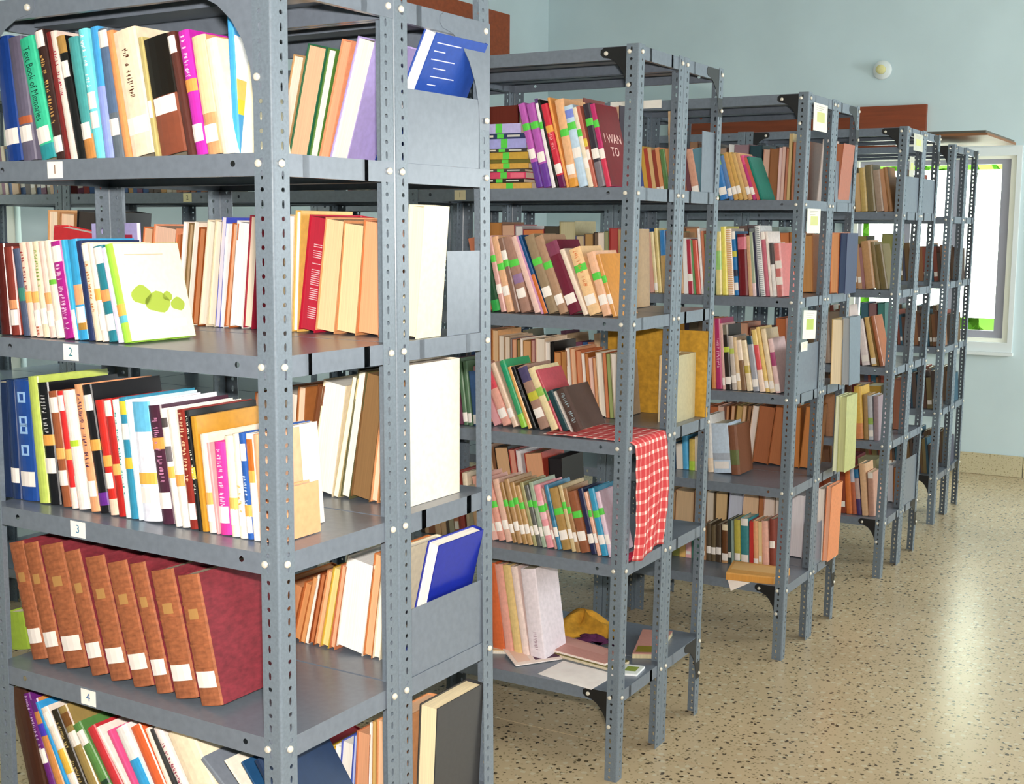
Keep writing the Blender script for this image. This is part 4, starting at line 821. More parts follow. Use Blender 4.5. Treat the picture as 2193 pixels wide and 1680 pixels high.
('C',0,2,'f',-0.3356,0.05,0.0292,0.2916,0.16,0.0952,'#2c2420',{'t':[(0.62,'#c0d048')],'L':0.14,'b':[(0.85,1,'#807868')]}),
('C',0,2,'f',-0.3051,0.05,0.0242,0.2438,0.16,0.1129,'#c8bab0',{'t':[(0.72,'#b8c858')],'L':0.2}),
('C',0,2,'f',-0.2795,0.05,0.018,0.2391,0.16,0.1305,'#e8caa0',{'L':0.25}),
('C',0,2,'f',-0.2604,0.05,0.0242,0.2268,0.16,0.1469,'#8a684a',{'b':[(0.6,1,'#f8e4d0')]}),
('C',0,2,'f',-0.2348,0.05,0.027,0.2277,0.16,0.1644,'#f4deba',{'b':[(0.35,0.5,'#c8b050')]}),
('C',0,2,'f',-0.2062,0.05,0.0294,0.2478,0.16,0.1626,'#a4a6b0',{'L':0.15,'b':[(0.85,1,'#204858')]}),
('C',0,2,'f',-0.1753,0.05,0.0262,0.2788,0.16,0.1799,'#e4585e',{'b':[(0,0.35,'#f8dcc8'),(0.75,1,'#f0d080')]}),
('C',0,2,'f',-0.1478,0.05,0.0183,0.2917,0.16,0.196,'#f0cc7c',{'L':0.12}),
('C',0,2,'f',-0.1282,0.05,0.0239,0.2836,0.16,0.1899,'#f2dab4',{'L':0.12}),
('C',0,2,'f',-0.1029,0.05,0.0227,0.2421,0.16,0.1806,'#f0ccca',{'L':0.1,'b':[(0.5,0.75,'#b04878')]}),
('C',0,2,'r',-0.7528,0.5,0.1329,0.2827,0.18,0.0215,'#483828',{'p':'#786848','far':1}),
('C',0,2,'r',-0.6041,0.5,0.0626,0.2838,0.18,0.0247,'#583030',{'p':'#906060','far':1}),
('C',0,2,'r',-0.5389,0.5,0.085,0.2573,0.18,0.0342,'#3a3020',{'p':'#685840','far':1}),
('C',0,2,'r',-0.4513,0.5,0.0535,0.2708,0.18,0.0317,'#b87050',{'p':'#e8b090'}),
('C',0,2,'r',-0.3953,0.5,0.1055,0.2516,0.18,0.0168,'#601820',{'p':'#a88060','far':1}),
('C',0,2,'r',-0.2614,0.5,0.0484,0.3002,0.18,0.0241,'#b05830',{'p':'#d07848'}),
('C',0,2,'r',0.0042,0.5,0.0519,0.3069,0.18,0.0094,'#c8a870',{'p':'#fce8c4'}),
('C',0,2,'r',0.0573,0.5,0.0363,0.3154,0.18,0.0272,'#707c88',{'p':'#a8acb0'}),
('C',0,3,'f',-0.672,0.19,0.0462,0.1259,0.17,0.0128,'#587898',{'far':1}),
('C',0,3,'f',-0.6192,0.19,0.0305,0.1213,0.17,0.0482,'#f0e4d6',{'L':0.15,'far':1}),
('C',0,3,'f',-0.5874,0.19,0.0286,0.1608,0.17,0.065,'#54aede',{}),
('C',0,3,'f',-0.5574,0.19,0.0311,0.1485,0.17,0.0238,'#d8ba60',{'b':[(0,0.3,'#b0d048')]}),
('C',0,3,'f',-0.5246,0.19,0.0306,0.1635,0.17,0.032,'#f0e0c8',{'far':1}),
('C',0,3,'f',-0.4924,0.19,0.0288,0.1726,0.17,0.0516,'#8898b0',{'far':1}),
('C',0,3,'f',-0.4613,0.19,0.028,0.2696,0.17,0.0747,'#e8e4e0',{'b':[(0,0.25,'#f4dcc0')]}),
('C',0,3,'f',-0.4316,0.19,0.085,0.2326,0.17,0.0946,'#cfe0f2',{'L':0.16,'b':[(0.26,0.4,'#b8c0cc')]}),
('C',0,3,'f',-0.3447,0.19,0.0435,0.2308,0.17,0.1142,'#8a5a42',{'b':[(0.2,0.5,'#707848')]}),
('C',0,3,'r',-0.7137,0.52,0.1197,0.2564,0.18,0.0008,'#a05838',{'p':'#d88850','far':1}),
('C',0,3,'r',-0.5907,0.52,0.0438,0.2658,0.18,0.0052,'#b05830',{'p':'#d07848','far':1}),
('C',0,3,'r',-0.5452,0.52,0.0318,0.2691,0.18,0.0191,'#d8a088',{'p':'#f4ccb8','far':1}),
('C',0,3,'r',-0.4966,0.52,0.015,0.2725,0.18,-0.0225,'#8a5030',{'p':'#e0a478','far':1}),
('C',0,3,'r',-0.475,0.52,0.0199,0.2749,0.18,-0.0575,'#a06838',{'p':'#f0c098','far':1}),
('C',0,3,'r',-0.4435,0.52,0.0297,0.2778,0.18,-0.0855,'#988040',{'p':'#d8b06c','far':1}),
('C',0,3,'r',-0.4221,0.52,0.0197,0.2799,0.18,-0.0774,'#b88858',{'p':'#f2caa0','far':1}),
('C',0,3,'r',-0.4024,0.52,0.018,0.2825,0.18,-0.0986,'#6a4428',{'p':'#a87850','far':1}),
('C',0,3,'r',-0.368,0.52,0.0325,0.2845,0.18,-0.1083,'#d8b090',{'p':'#fcece2'}),
('C',0,3,'r',-0.2886,0.52,0.0757,0.2841,0.18,-0.107,'#b06a40',{'p':'#b46c44'}),
('C',0,3,'r',-0.2229,0.52,0.0636,0.2908,0.18,-0.1167,'#a86038',{'p':'#bc7448'}),
('C',0,3,'r',-0.1327,0.52,0.0236,0.2932,0.18,-0.0025,'#c07838',{'p':'#d88c4c'}),
('C',0,3,'r',-0.0781,0.52,0.0514,0.298,0.18,-0.0793,'#b07038',{'p':'#cc8448'}),
('C',0,3,'r',0.0511,0.52,0.0213,0.3597,0.18,-0.0153,'#c8c8a0',{'p':'#ecefd0'}),
('C',0,3,'r',0.0527,0.52,0.0349,0.3599,0.18,0.0043,'#b8b878',{'p':'#c8c890'}),
('C',0,4,'f',-0.65,0.25,0.0362,0.0973,0.14,0.0314,'#a8a450',{'far':1}),
('C',0,4,'f',-0.6122,0.25,0.0304,0.1173,0.14,0.0335,'#f0c070',{'far':1}),
('C',0,4,'f',-0.5802,0.25,0.0282,0.1216,0.14,0.0213,'#f0b4b4',{'far':1}),
('C',0,4,'f',-0.55,0.25,0.0356,0.1556,0.14,0.0212,'#588878',{'far':1}),
('C',0,4,'f',-0.5124,0.25,0.0354,0.164,0.14,0.0302,'#c89870',{'L':0.3,'far':1}),
('C',0,4,'f',-0.4751,0.25,0.0227,0.1801,0.14,0.0212,'#584a38',{'L':0.3}),
('C',0,4,'f',-0.4508,0.25,0.0234,0.1719,0.14,0.0252,'#6a5a40',{'L':0.3}),
('C',0,4,'f',-0.4259,0.25,0.0267,0.1824,0.14,0.031,'#4a3a2a',{'L':0.3}),
('C',0,4,'f',-0.3972,0.25,0.0316,0.1862,0.14,0.0195,'#6e4424',{'b':[(0,0.2,'#c89868'),(0.85,1,'#f0e0c0')],'L':0.16}),
('C',0,4,'f',-0.364,0.25,0.0169,0.2122,0.14,0.0377,'#303e3a',{'b':[(0.3,0.55,'#e09038')],'far':1}),
('C',0,4,'f',-0.3456,0.25,0.0107,0.2107,0.14,0.0434,'#98aca4',{'L':0.16,'far':1}),
('C',0,4,'f',-0.3333,0.25,0.0305,0.2159,0.14,0.042,'#c4b850',{'L':0.18,'b':[(0,0.12,'#2a8878')]}),
('C',0,4,'f',-0.3012,0.25,0.0417,0.2271,0.14,0.0461,'#3e8a90',{'L':0.16,'L2':0.92}),
('C',0,4,'f',-0.258,0.25,0.0181,0.2182,0.14,0.0287,'#c83430',{'b':[(0.12,0.22,'#f0d0c0')],'far':1}),
('C',0,4,'f',-0.2384,0.25,0.0248,0.2221,0.14,0.0482,'#ecae80',{'L':0.12}),
('C',0,4,'f',-0.2121,0.25,0.0165,0.2201,0.14,0.0421,'#e8ca94',{'far':1}),
('C',0,4,'f',-0.1941,0.25,0.032,0.2274,0.14,0.0616,'#f2baa8',{}),
('C',0,4,'f',-0.1606,0.25,0.0281,0.241,0.14,0.0395,'#8a4438',{'L':0.5}),
('C',0,4,'r',-0.7697,0.53,0.1151,0.2511,0.18,-0.0444,'#806040',{'p':'#e0b888','far':1}),
('C',0,4,'r',-0.6628,0.53,0.1027,0.2631,0.18,-0.0113,'#a06840',{'p':'#f0cca0'}),
('C',0,4,'r',-0.5945,0.53,0.0662,0.2747,0.18,-0.0035,'#90684c',{'p':'#e8c098','far':1}),
('C',0,4,'r',-0.5925,0.53,0.0389,0.2742,0.18,0.0056,'#b8a080',{'p':'#f2e4d0'}),
('C',0,4,'r',-0.4865,0.53,0.063,0.2759,0.18,-0.0152,'#4a3820',{'p':'#f0ca94'}),
('C',0,4,'r',-0.4121,0.53,0.0723,0.2804,0.18,-0.0404,'#b8b8d0',{'p':'#d8dcea'}),
('C',0,4,'r',-0.3249,0.53,0.0852,0.2802,0.18,-0.0184,'#6a3820',{'p':'#f4cca4'}),
('C',0,4,'r',-0.2954,0.53,0.0275,0.2819,0.18,-0.001,'#a85830',{'p':'#c07848','far':1}),
('C',0,4,'r',-0.2934,0.53,0.0565,0.2809,0.18,0.0204,'#e0c0a8',{'p':'#fce6d8'}),
('C',0,4,'r',-0.235,0.53,0.0695,0.2879,0.18,0.009,'#b8a898',{'p':'#f0e0d4','far':1}),
('C',0,4,'r',-0.0987,0.53,0.0629,0.3088,0.18,-0.0235,'#d8d0d8',{'p':'#f6eef2'}),
('C',0,4,'r',-0.0289,0.53,0.0299,0.3527,0.18,0.0001,'#e8d8d0',{'p':'#f8ece4'}),
('C',0,4,'r',0.027,0.53,0.0253,0.3647,0.18,-0.0258,'#e08858',{'p':'#f0b090'}),
('D',0,0,'f',-0.3082,0.05,0.0376,0.2398,0.16,0.0816,'#7c6848',{'far':1}),
('D',0,0,'f',-0.267,0.05,0.0283,0.2076,0.16,0.0932,'#c8a070',{'far':1}),
('D',0,0,'f',-0.2376,0.05,0.0363,0.2369,0.16,0.1095,'#c0a260',{}),
('D',0,0,'f',-0.2,0.05,0.0447,0.2503,0.16,0.1269,'#7a6c4a',{}),
('D',0,0,'f',-0.154,0.05,0.0412,0.223,0.16,0.1431,'#a8907e',{}),
('D',0,0,'f',-0.1113,0.05,0.0209,0.2301,0.16,0.1603,'#c08c68',{'far':1}),
('D',0,0,'f',-0.0893,0.05,0.0232,0.2392,0.16,0.1763,'#a87a50',{}),
('D',0,1,'f',-0.4004,0.05,0.0585,0.249,0.16,0.0811,'#786850',{'far':1}),
('D',0,1,'f',-0.2651,0.05,0.0366,0.2415,0.16,0.105,'#a87a50',{'far':1}),
('D',0,1,'f',-0.2274,0.05,0.0213,0.2421,0.16,0.1216,'#c09470',{'far':1}),
('D',0,1,'f',-0.2049,0.05,0.0154,0.2258,0.16,0.1382,'#a07070',{'far':1}),
('D',0,1,'f',-0.1884,0.05,0.0545,0.2607,0.16,0.1547,'#c29468',{}),
('D',0,1,'f',-0.1318,0.05,0.0242,0.257,0.16,0.1734,'#8a7448',{}),
('D',0,1,'f',-0.1063,0.05,0.0425,0.2434,0.16,0.1897,'#7c6c42',{}),
('D',0,1,'r',-0.3879,0.5,0.083,0.2844,0.17,0.0491,'#6a6038',{'p':'#a89858','far':1}),
('D',0,1,'r',-0.1616,0.5,0.0865,0.2962,0.17,-0.0603,'#707048',{'p':'#a8a868'}),
('D',0,2,'f',-0.481,0.05,0.0635,0.2848,0.16,0.0723,'#887058',{'far':1}),
('D',0,2,'f',-0.416,0.05,0.0616,0.2825,0.16,0.0867,'#a08878',{}),
('D',0,2,'f',-0.3529,0.05,0.0888,0.2901,0.16,0.0938,'#786858',{'far':1}),
('D',0,2,'f',-0.242,0.05,0.0184,0.3303,0.16,0.1334,'#e4d0c8',{'L':0.12,'far':1}),
('D',0,2,'f',-0.2222,0.05,0.0365,0.2475,0.16,0.1512,'#5a2c2e',{'b':[(0.3,0.6,'#b0a090')],'far':1}),
('D',0,2,'f',-0.1841,0.05,0.0446,0.2563,0.16,0.1689,'#eee0de',{'L':0.15}),
('D',0,2,'f',-0.1374,0.05,0.0057,0.2682,0.16,0.1876,'#4a3020',{'far':1}),
('D',0,2,'f',-0.1306,0.05,0.03,0.2698,0.16,0.2038,'#e0b872',{'L':0.1}),
('D',0,2,'f',-0.099,0.05,0.0109,0.2693,0.16,0.2199,'#7a5a28',{'far':1}),
('D',0,2,'f',-0.0869,0.05,0.0226,0.2805,0.16,0.228,'#b46c44',{}),
('D',0,2,'r',-0.3176,0.5,0.0468,0.3217,0.17,0.0508,'#285868',{'p':'#487888','far':1}),
('D',0,2,'r',-0.2695,0.5,0.0478,0.3182,0.17,0.0474,'#702838',{'p':'#a07878','far':1}),
('D',0,2,'r',-0.219,0.5,0.0411,0.3225,0.17,0.0443,'#306860',{'p':'#589890'}),
('D',0,3,'f',-0.4422,0.05,0.0733,0.2426,0.16,0.0547,'#986848',{'far':1}),
('D',0,3,'f',-0.3669,0.05,0.0996,0.2372,0.16,0.0482,'#a87858',{}),
('D',0,3,'f',-0.1956,0.05,0.0442,0.2922,0.16,0.0827,'#e4b854',{'b':[(0,0.3,'#e0905c')]}),
('D',0,3,'f',-0.1494,0.05,0.0247,0.2495,0.16,0.0598,'#ae8a58',{}),
('D',0,3,'f',-0.1232,0.05,0.0274,0.2473,0.16,0.0787,'#c6c8d0',{'L':0.15,'b':[(0.35,0.5,'#a0c060')]}),
('D',0,3,'f',-0.0944,0.05,0.0276,0.2462,0.16,0.0542,'#a89298',{}),
('D',0,3,'r',-0.3438,0.5,0.0793,0.2508,0.17,0.0431,'#701c1c',{'p':'#984040','far':1}),
('D',0,3,'r',-0.2626,0.5,0.0914,0.2487,0.17,0.0517,'#7a6424',{'p':'#c09838','far':1}),
('D',0,3,'r',-0.1083,0.5,0.0513,0.293,0.17,0.024,'#804830',{'p':'#a06850'}),
('D',0,4,'f',-0.4204,0.06,0.0684,0.2415,0.16,0.0547,'#883820',{'far':1}),
('D',0,4,'f',-0.3505,0.06,0.0866,0.246,0.16,0.0503,'#984828',{'far':1}),
('D',0,4,'f',-0.262,0.06,0.0348,0.2554,0.16,0.0686,'#883a22',{'far':1}),
('D',0,4,'f',-0.226,0.06,0.0343,0.2552,0.16,0.0858,'#dc783c',{}),
('D',0,4,'f',-0.1905,0.06,0.0241,0.2595,0.16,0.1027,'#c06848',{'b':[(0.7,1,'#c8c8d8')]}),
('D',0,4,'f',-0.1652,0.06,0.0258,0.2565,0.16,0.1198,'#4c3a70',{'b':[(0.82,1,'#2870a0'),(0.35,0.8,'#c8a8a0')]}),
('D',0,4,'f',-0.1371,0.06,0.0354,0.2914,0.16,0.1041,'#e6ba92',{}),
('D',0,4,'f',-0.1002,0.06,0.0314,0.2475,0.16,0.07,'#cc9c88',{'L2':0.93}),
('D',0,4,'r',-0.3887,0.5,0.102,0.2519,0.17,0.0459,'#641420',{'p':'#7a2430','far':1}),
('D',0,4,'r',-0.2838,0.5,0.1089,0.2395,0.17,0.0469,'#787048',{'p':'#a8a078','far':1}),
('D',0,4,'r',-0.1113,0.5,0.0302,0.2204,0.17,0.03,'#d0d0d8',{'p':'#e8e8ee'}),
('D',0,4,'r',-0.0798,0.5,0.0314,0.207,0.17,0.0154,'#a86030',{'p':'#c07838','far':1}),
('E',0,1,'f',-0.4294,0.0521,0.0316,0.2498,0.1554,0.0892,'#6a5030',{'far':1}),
('E',0,1,'f',-0.319,0.0535,0.0291,0.2315,0.1486,0.1056,'#7a6a44',{'L':0.12,'far':1}),
('E',0,1,'f',-0.2886,0.0527,0.0136,0.2112,0.1538,0.1002,'#4a4a5c',{'far':1}),
('E',0,1,'f',-0.2737,0.0562,0.0329,0.2445,0.1795,0.0991,'#6a5030',{'L':0.12,'far':1}),
('E',0,1,'f',-0.2395,0.0524,0.0118,0.2085,0.1452,0.1125,'#8a5c3a',{'far':1}),
('E',0,1,'f',-0.226,0.0546,0.0316,0.201,0.163,0.1102,'#5a3a2c',{'far':1}),
('E',0,1,'f',-0.1928,0.0523,0.0308,0.2235,0.1792,0.0874,'#8a5c3a',{'far':1}),
('E',0,1,'f',-0.1603,0.0583,0.0327,0.2186,0.1757,0.0993,'#8a4434',{'far':1}),
('E',0,1,'f',-0.1257,0.0537,0.0117,0.1889,0.1658,0.0873,'#8a5c3a',{'L':0.12,'far':1}),
('E',0,1,'f',-0.1128,0.0515,0.016,0.2354,0.1455,0.0873,'#2c5468',{'far':1}),
('E',0,1,'f',-0.0955,0.0579,0.0264,0.2238,0.1598,0.1114,'#8a4434',{'far':1}),
('E',0,1,'f',-0.0673,0.0582,0.0191,0.1859,0.1424,0.1126,'#504038',{'L':0.12,'far':1}),
('E',0,1,'f',-0.0464,0.0546,0.0167,0.2349,0.1665,0.1014,'#8a5c3a',{'far':1}),
('E',0,2,'f',-0.86,0.0516,0.0219,0.2304,0.1507,0.1042,'#504038',{'L':0.12,'far':1}),
('E',0,2,'f',-0.8228,0.059,0.0326,0.2482,0.1555,0.0996,'#8a4434',{'far':1}),
('E',0,2,'f',-0.7647,0.0547,0.0194,0.2255,0.1614,0.0974,'#7a6a44',{'far':1}),
('E',0,2,'f',-0.7436,0.0576,0.0249,0.2437,0.1791,0.1012,'#8a4434',{'far':1}),
('E',0,2,'f',-0.7038,0.0587,0.0168,0.215,0.1626,0.1045,'#8a4434',{'L':0.12,'far':1}),
('E',0,2,'f',-0.6853,0.0526,0.0294,0.2456,0.1461,0.0952,'#8a5c3a',{'far':1}),
('E',0,2,'f',-0.6538,0.0538,0.0239,0.2235,0.1426,0.0886,'#2c5468',{'L':0.12,'far':1}),
('E',0,2,'f',-0.3283,0.0582,0.0238,0.1886,0.1437,0.1044,'#6a5030',{'far':1}),
('E',0,2,'f',-0.3024,0.0561,0.0154,0.2299,0.1779,0.0972,'#8a4434',{'far':1}),
('E',0,2,'f',-0.2858,0.0524,0.0141,0.1983,0.1459,0.1,'#2c5468',{'far':1}),
('E',0,2,'f',-0.2704,0.06,0.0251,0.1824,0.1721,0.1082,'#5a3a2c',{'L':0.12,'far':1}),
('E',0,2,'f',-0.2435,0.0597,0.0212,0.2049,0.1695,0.0929,'#4a4a5c',{'L':0.12,'far':1}),
('E',0,2,'f',-0.1976,0.0536,0.0248,0.2217,0.1482,0.0973,'#8a5c3a',{'L':0.12,'far':1}),
('E',0,2,'f',-0.1713,0.0567,0.0195,0.2058,0.1795,0.1124,'#5a3a2c',{'far':1}),
('E',0,2,'f',-0.1504,0.0542,0.0218,0.1935,0.1797,0.1012,'#704830',{'far':1}),
('E',0,2,'f',-0.1267,0.0586,0.0133,0.2338,0.1771,0.1035,'#7a6a44',{'far':1}),
('E',0,2,'f',-0.1118,0.0514,0.0116,0.2347,0.1565,0.1077,'#2c5468',{'far':1}),
('E',0,2,'f',-0.0985,0.0586,0.0165,0.2078,0.1486,0.109,'#6a5030',{'L':0.12,'far':1}),
('E',0,2,'f',-0.0806,0.0591,0.0228,0.2074,0.1628,0.1031,'#8a5c3a',{'L':0.12,'far':1}),
('E',0,2,'f',-0.0564,0.056,0.0201,0.2313,0.1628,0.1147,'#704830',{'L':0.12,'far':1}),
('E',0,2,'f',-0.0343,0.0573,0.0138,0.2442,0.152,0.093,'#8a5c3a',{'L':0.12,'far':1}),
('E',0,3,'f',-0.7908,0.0599,0.031,0.1951,0.1545,0.1073,'#8a5c3a',{'L':0.12,'far':1}),
('E',0,3,'f',-0.7578,0.0569,0.0212,0.2301,0.1749,0.0921,'#504038',{'L':0.12,'far':1}),
('E',0,3,'f',-0.7347,0.0567,0.0136,0.1846,0.1713,0.1108,'#8a5c3a',{'L':0.12,'far':1}),
('E',0,3,'f',-0.7052,0.0504,0.0282,0.2033,0.1625,0.0899,'#2c5468',{'far':1}),
('E',0,3,'f',-0.6432,0.0584,0.0292,0.23,0.1533,0.1149,'#5a3a2c',{'L':0.12,'far':1}),
('E',0,3,'f',-0.6124,0.0522,0.0266,0.236,0.1562,0.1111,'#704830',{'far':1}),
('E',0,3,'f',-0.5231,0.0527,0.0263,0.2328,0.1789,0.0864,'#504038',{'L':0.12,'far':1}),
('E',0,3,'f',-0.4952,0.0566,0.0278,0.1959,0.1445,0.0933,'#4a4a5c',{'L':0.12,'far':1}),
('E',0,3,'f',-0.4662,0.0531,0.014,0.1961,0.1706,0.1062,'#8a4434',{'L':0.12,'far':1}),
('E',0,3,'f',-0.4506,0.0598,0.03,0.2156,0.1761,0.0864,'#2c5468',{'L':0.12,'far':1}),
('E',0,3,'f',-0.4189,0.0599,0.0155,0.1854,0.1628,0.0899,'#8a5c3a',{'far':1}),
('E',0,3,'f',-0.4019,0.058,0.0156,0.1963,0.1467,0.0989,'#5a3a2c',{'L':0.12,'far':1}),
('E',0,3,'f',-0.3848,0.0565,0.0276,0.2017,0.1552,0.0958,'#8a4434',{'far':1}),
('E',0,3,'f',-0.3553,0.0554,0.0124,0.2288,0.144,0.0995,'#5a3a2c',{'far':1}),
('E',0,3,'f',-0.3416,0.0532,0.0217,0.1825,0.1796,0.1129,'#704830',{'L':0.12,'far':1}),
('E',0,3,'f',-0.318,0.0521,0.0234,0.1861,0.172,0.0921,'#4a4a5c',{'L':0.12,'far':1}),
('E',0,3,'f',-0.2934,0.0558,0.0329,0.1934,0.1439,0.1108,'#7a6a44',{'L':0.12,'far':1}),
('E',0,3,'f',-0.2437,0.059,0.0267,0.2259,0.1483,0.1098,'#7a6a44',{'L':0.12,'far':1}),
('E',0,3,'f',-0.2155,0.0572,0.0189,0.2193,0.1518,0.1123,'#4a4a5c',{'L':0.12,'far':1}),
('E',0,3,'f',-0.1953,0.0594,0.0115,0.2448,0.1657,0.1009,'#2c5468',{'far':1}),
('E',0,3,'f',-0.1825,0.0535,0.0278,0.2301,0.1455,0.1078,'#504038',{'L':0.12,'far':1}),
('E',0,3,'f',-0.1527,0.0565,0.0244,0.2204,0.1745,0.0885,'#2c5468',{'L':0.12,'far':1}),
('E',0,3,'f',-0.1265,0.0554,0.0323,0.2461,0.173,0.1115,'#5a3a2c',{'L':0.12,'far':1}),
('E',0,3,'f',-0.0922,0.0572,0.0327,0.2037,0.1761,0.0909,'#7a6a44',{'far':1}),
('E',0,3,'f',-0.0575,0.0563,0.0339,0.2489,0.1552,0.1058,'#504038',{'far':1}),
('E',0,4,'f',-0.7776,0.0551,0.0284,0.2069,0.1414,0.1047,'#8a5c3a',{'L':0.12,'far':1}),
('E',0,4,'f',-0.7474,0.0501,0.0325,0.2125,0.1651,0.112,'#704830',{'far':1}),
('E',0,4,'f',-0.7132,0.0592,0.0149,0.2373,0.1487,0.0866,'#8a5c3a',{'L':0.12,'far':1}),
('E',0,4,'f',-0.55,0.056,0.0235,0.2261,0.1636,0.0924,'#8a5c3a',{'L':0.12,'far':1}),
('E',0,4,'f',-0.5245,0.051,0.0203,0.2301,0.1688,0.0908,'#704830',{'far':1}),
('E',0,4,'f',-0.5025,0.0583,0.0336,0.241,0.1709,0.0913,'#5a3a2c',{'L':0.12,'far':1}),
('E',0,4,'f',-0.4674,0.0549,0.0179,0.1885,0.1419,0.0857,'#6a5030',{'L':0.12,'far':1}),
('E',0,4,'f',-0.4483,0.059,0.022,0.2366,0.1743,0.0978,'#8a4434',{'L':0.12,'far':1}),
('E',0,4,'f',-0.4249,0.0538,0.0314,0.195,0.1535,0.0923,'#7a6a44',{'far':1}),
('E',0,4,'f',-0.3916,0.0583,0.0121,0.2001,0.163,0.1096,'#504038',{'far':1}),
('E',0,4,'f',-0.3782,0.0563,0.0185,0.2122,0.1721,0.1141,'#8a4434',{'far':1}),
('E',0,4,'f',-0.3579,0.0558,0.0137,0.2104,0.1546,0.101,'#6a5030',{'far':1}),
('E',0,4,'f',-0.3224,0.0511,0.0315,0.2401,0.1517,0.0987,'#8a5c3a',{'L':0.12,'far':1}),
('E',0,4,'f',-0.289,0.056,0.0159,0.2471,0.1746,0.1136,'#504038',{'L':0.12,'far':1}),
('E',0,4,'f',-0.2715,0.059,0.0295,0.2301,0.1519,0.1007,'#2c5468',{'far':1}),
('E',0,4,'f',-0.2407,0.0584,0.0129,0.2467,0.1535,0.1072,'#504038',{'far':1}),
('E',0,4,'f',-0.2008,0.0563,0.0255,0.2046,0.1442,0.098,'#6a5030',{'L':0.12,'far':1}),
('E',0,4,'f',-0.1738,0.0572,0.0178,0.2477,0.1409,0.0917,'#504038',{'L':0.12,'far':1}),
('E',0,4,'f',-0.1541,0.0517,0.0166,0.1955,0.1413,0.0882,'#5a3a2c',{'far':1}),
('E',0,4,'f',-0.1358,0.0553,0.0251,0.2262,0.1556,0.1052,'#4a4a5c',{'L':0.12,'far':1}),
('E',0,4,'f',-0.1088,0.0544,0.0164,0.1985,0.1697,0.1101,'#6a5030',{'far':1}),
('E',0,4,'f',-0.0909,0.0502,0.0202,0.2313,0.1699,0.0973,'#7a6a44',{'far':1}),
('E',0,4,'f',-0.069,0.0542,0.0142,0.2368,0.1489,0.1146,'#2c5468',{'L':0.12,'far':1}),
('E',0,4,'f',-0.053,0.0576,0.0266,0.195,0.1454,0.108,'#504038',{'L':0.12,'far':1}),
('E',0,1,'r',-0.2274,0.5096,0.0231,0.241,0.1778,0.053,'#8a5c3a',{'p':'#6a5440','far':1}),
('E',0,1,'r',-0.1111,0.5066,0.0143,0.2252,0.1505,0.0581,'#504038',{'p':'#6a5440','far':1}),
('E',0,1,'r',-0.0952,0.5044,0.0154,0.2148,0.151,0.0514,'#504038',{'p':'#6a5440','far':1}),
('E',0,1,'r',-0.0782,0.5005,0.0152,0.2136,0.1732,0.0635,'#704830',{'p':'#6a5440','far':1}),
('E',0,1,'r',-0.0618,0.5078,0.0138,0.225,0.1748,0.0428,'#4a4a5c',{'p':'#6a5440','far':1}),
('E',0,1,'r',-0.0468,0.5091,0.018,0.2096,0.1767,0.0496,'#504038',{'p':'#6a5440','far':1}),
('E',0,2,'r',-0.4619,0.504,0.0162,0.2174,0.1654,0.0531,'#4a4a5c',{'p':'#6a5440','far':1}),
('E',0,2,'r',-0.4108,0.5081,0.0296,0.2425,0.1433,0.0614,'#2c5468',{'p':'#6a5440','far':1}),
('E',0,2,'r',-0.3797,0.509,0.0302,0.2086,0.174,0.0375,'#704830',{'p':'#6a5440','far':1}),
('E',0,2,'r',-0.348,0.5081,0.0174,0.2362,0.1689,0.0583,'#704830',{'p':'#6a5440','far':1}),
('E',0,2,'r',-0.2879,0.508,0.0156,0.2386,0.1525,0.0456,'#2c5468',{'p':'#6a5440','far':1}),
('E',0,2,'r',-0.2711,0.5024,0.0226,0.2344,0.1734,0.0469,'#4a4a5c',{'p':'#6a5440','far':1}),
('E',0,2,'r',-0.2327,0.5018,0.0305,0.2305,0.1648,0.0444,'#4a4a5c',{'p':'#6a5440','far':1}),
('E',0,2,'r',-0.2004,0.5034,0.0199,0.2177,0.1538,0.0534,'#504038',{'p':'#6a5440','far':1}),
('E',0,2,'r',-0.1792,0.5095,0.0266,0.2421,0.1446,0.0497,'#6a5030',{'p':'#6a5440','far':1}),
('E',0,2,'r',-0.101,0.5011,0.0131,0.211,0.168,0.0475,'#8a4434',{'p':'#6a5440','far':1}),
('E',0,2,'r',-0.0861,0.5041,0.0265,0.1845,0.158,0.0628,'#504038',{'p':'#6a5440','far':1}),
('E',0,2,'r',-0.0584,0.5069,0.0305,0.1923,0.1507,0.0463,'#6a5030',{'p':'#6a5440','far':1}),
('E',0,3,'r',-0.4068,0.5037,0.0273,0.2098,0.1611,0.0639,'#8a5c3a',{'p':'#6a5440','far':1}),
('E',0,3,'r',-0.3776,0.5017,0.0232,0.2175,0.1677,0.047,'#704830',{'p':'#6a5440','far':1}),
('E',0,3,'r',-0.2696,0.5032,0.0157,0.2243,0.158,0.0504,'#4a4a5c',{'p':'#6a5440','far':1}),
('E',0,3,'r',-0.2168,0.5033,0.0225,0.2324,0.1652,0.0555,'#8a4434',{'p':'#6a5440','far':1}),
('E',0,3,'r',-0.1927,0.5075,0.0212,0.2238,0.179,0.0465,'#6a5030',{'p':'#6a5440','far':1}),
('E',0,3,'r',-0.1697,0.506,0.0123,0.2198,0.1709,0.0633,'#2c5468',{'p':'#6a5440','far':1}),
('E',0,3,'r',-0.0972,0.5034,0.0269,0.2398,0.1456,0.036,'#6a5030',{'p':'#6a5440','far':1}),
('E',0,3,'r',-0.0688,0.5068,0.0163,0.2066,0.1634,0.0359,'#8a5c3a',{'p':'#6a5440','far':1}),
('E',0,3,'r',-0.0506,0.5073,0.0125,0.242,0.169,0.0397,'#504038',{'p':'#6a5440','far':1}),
('E',0,3,'r',-0.0363,0.5074,0.0158,0.1902,0.1627,0.0545,'#2c5468',{'p':'#6a5440','far':1}),
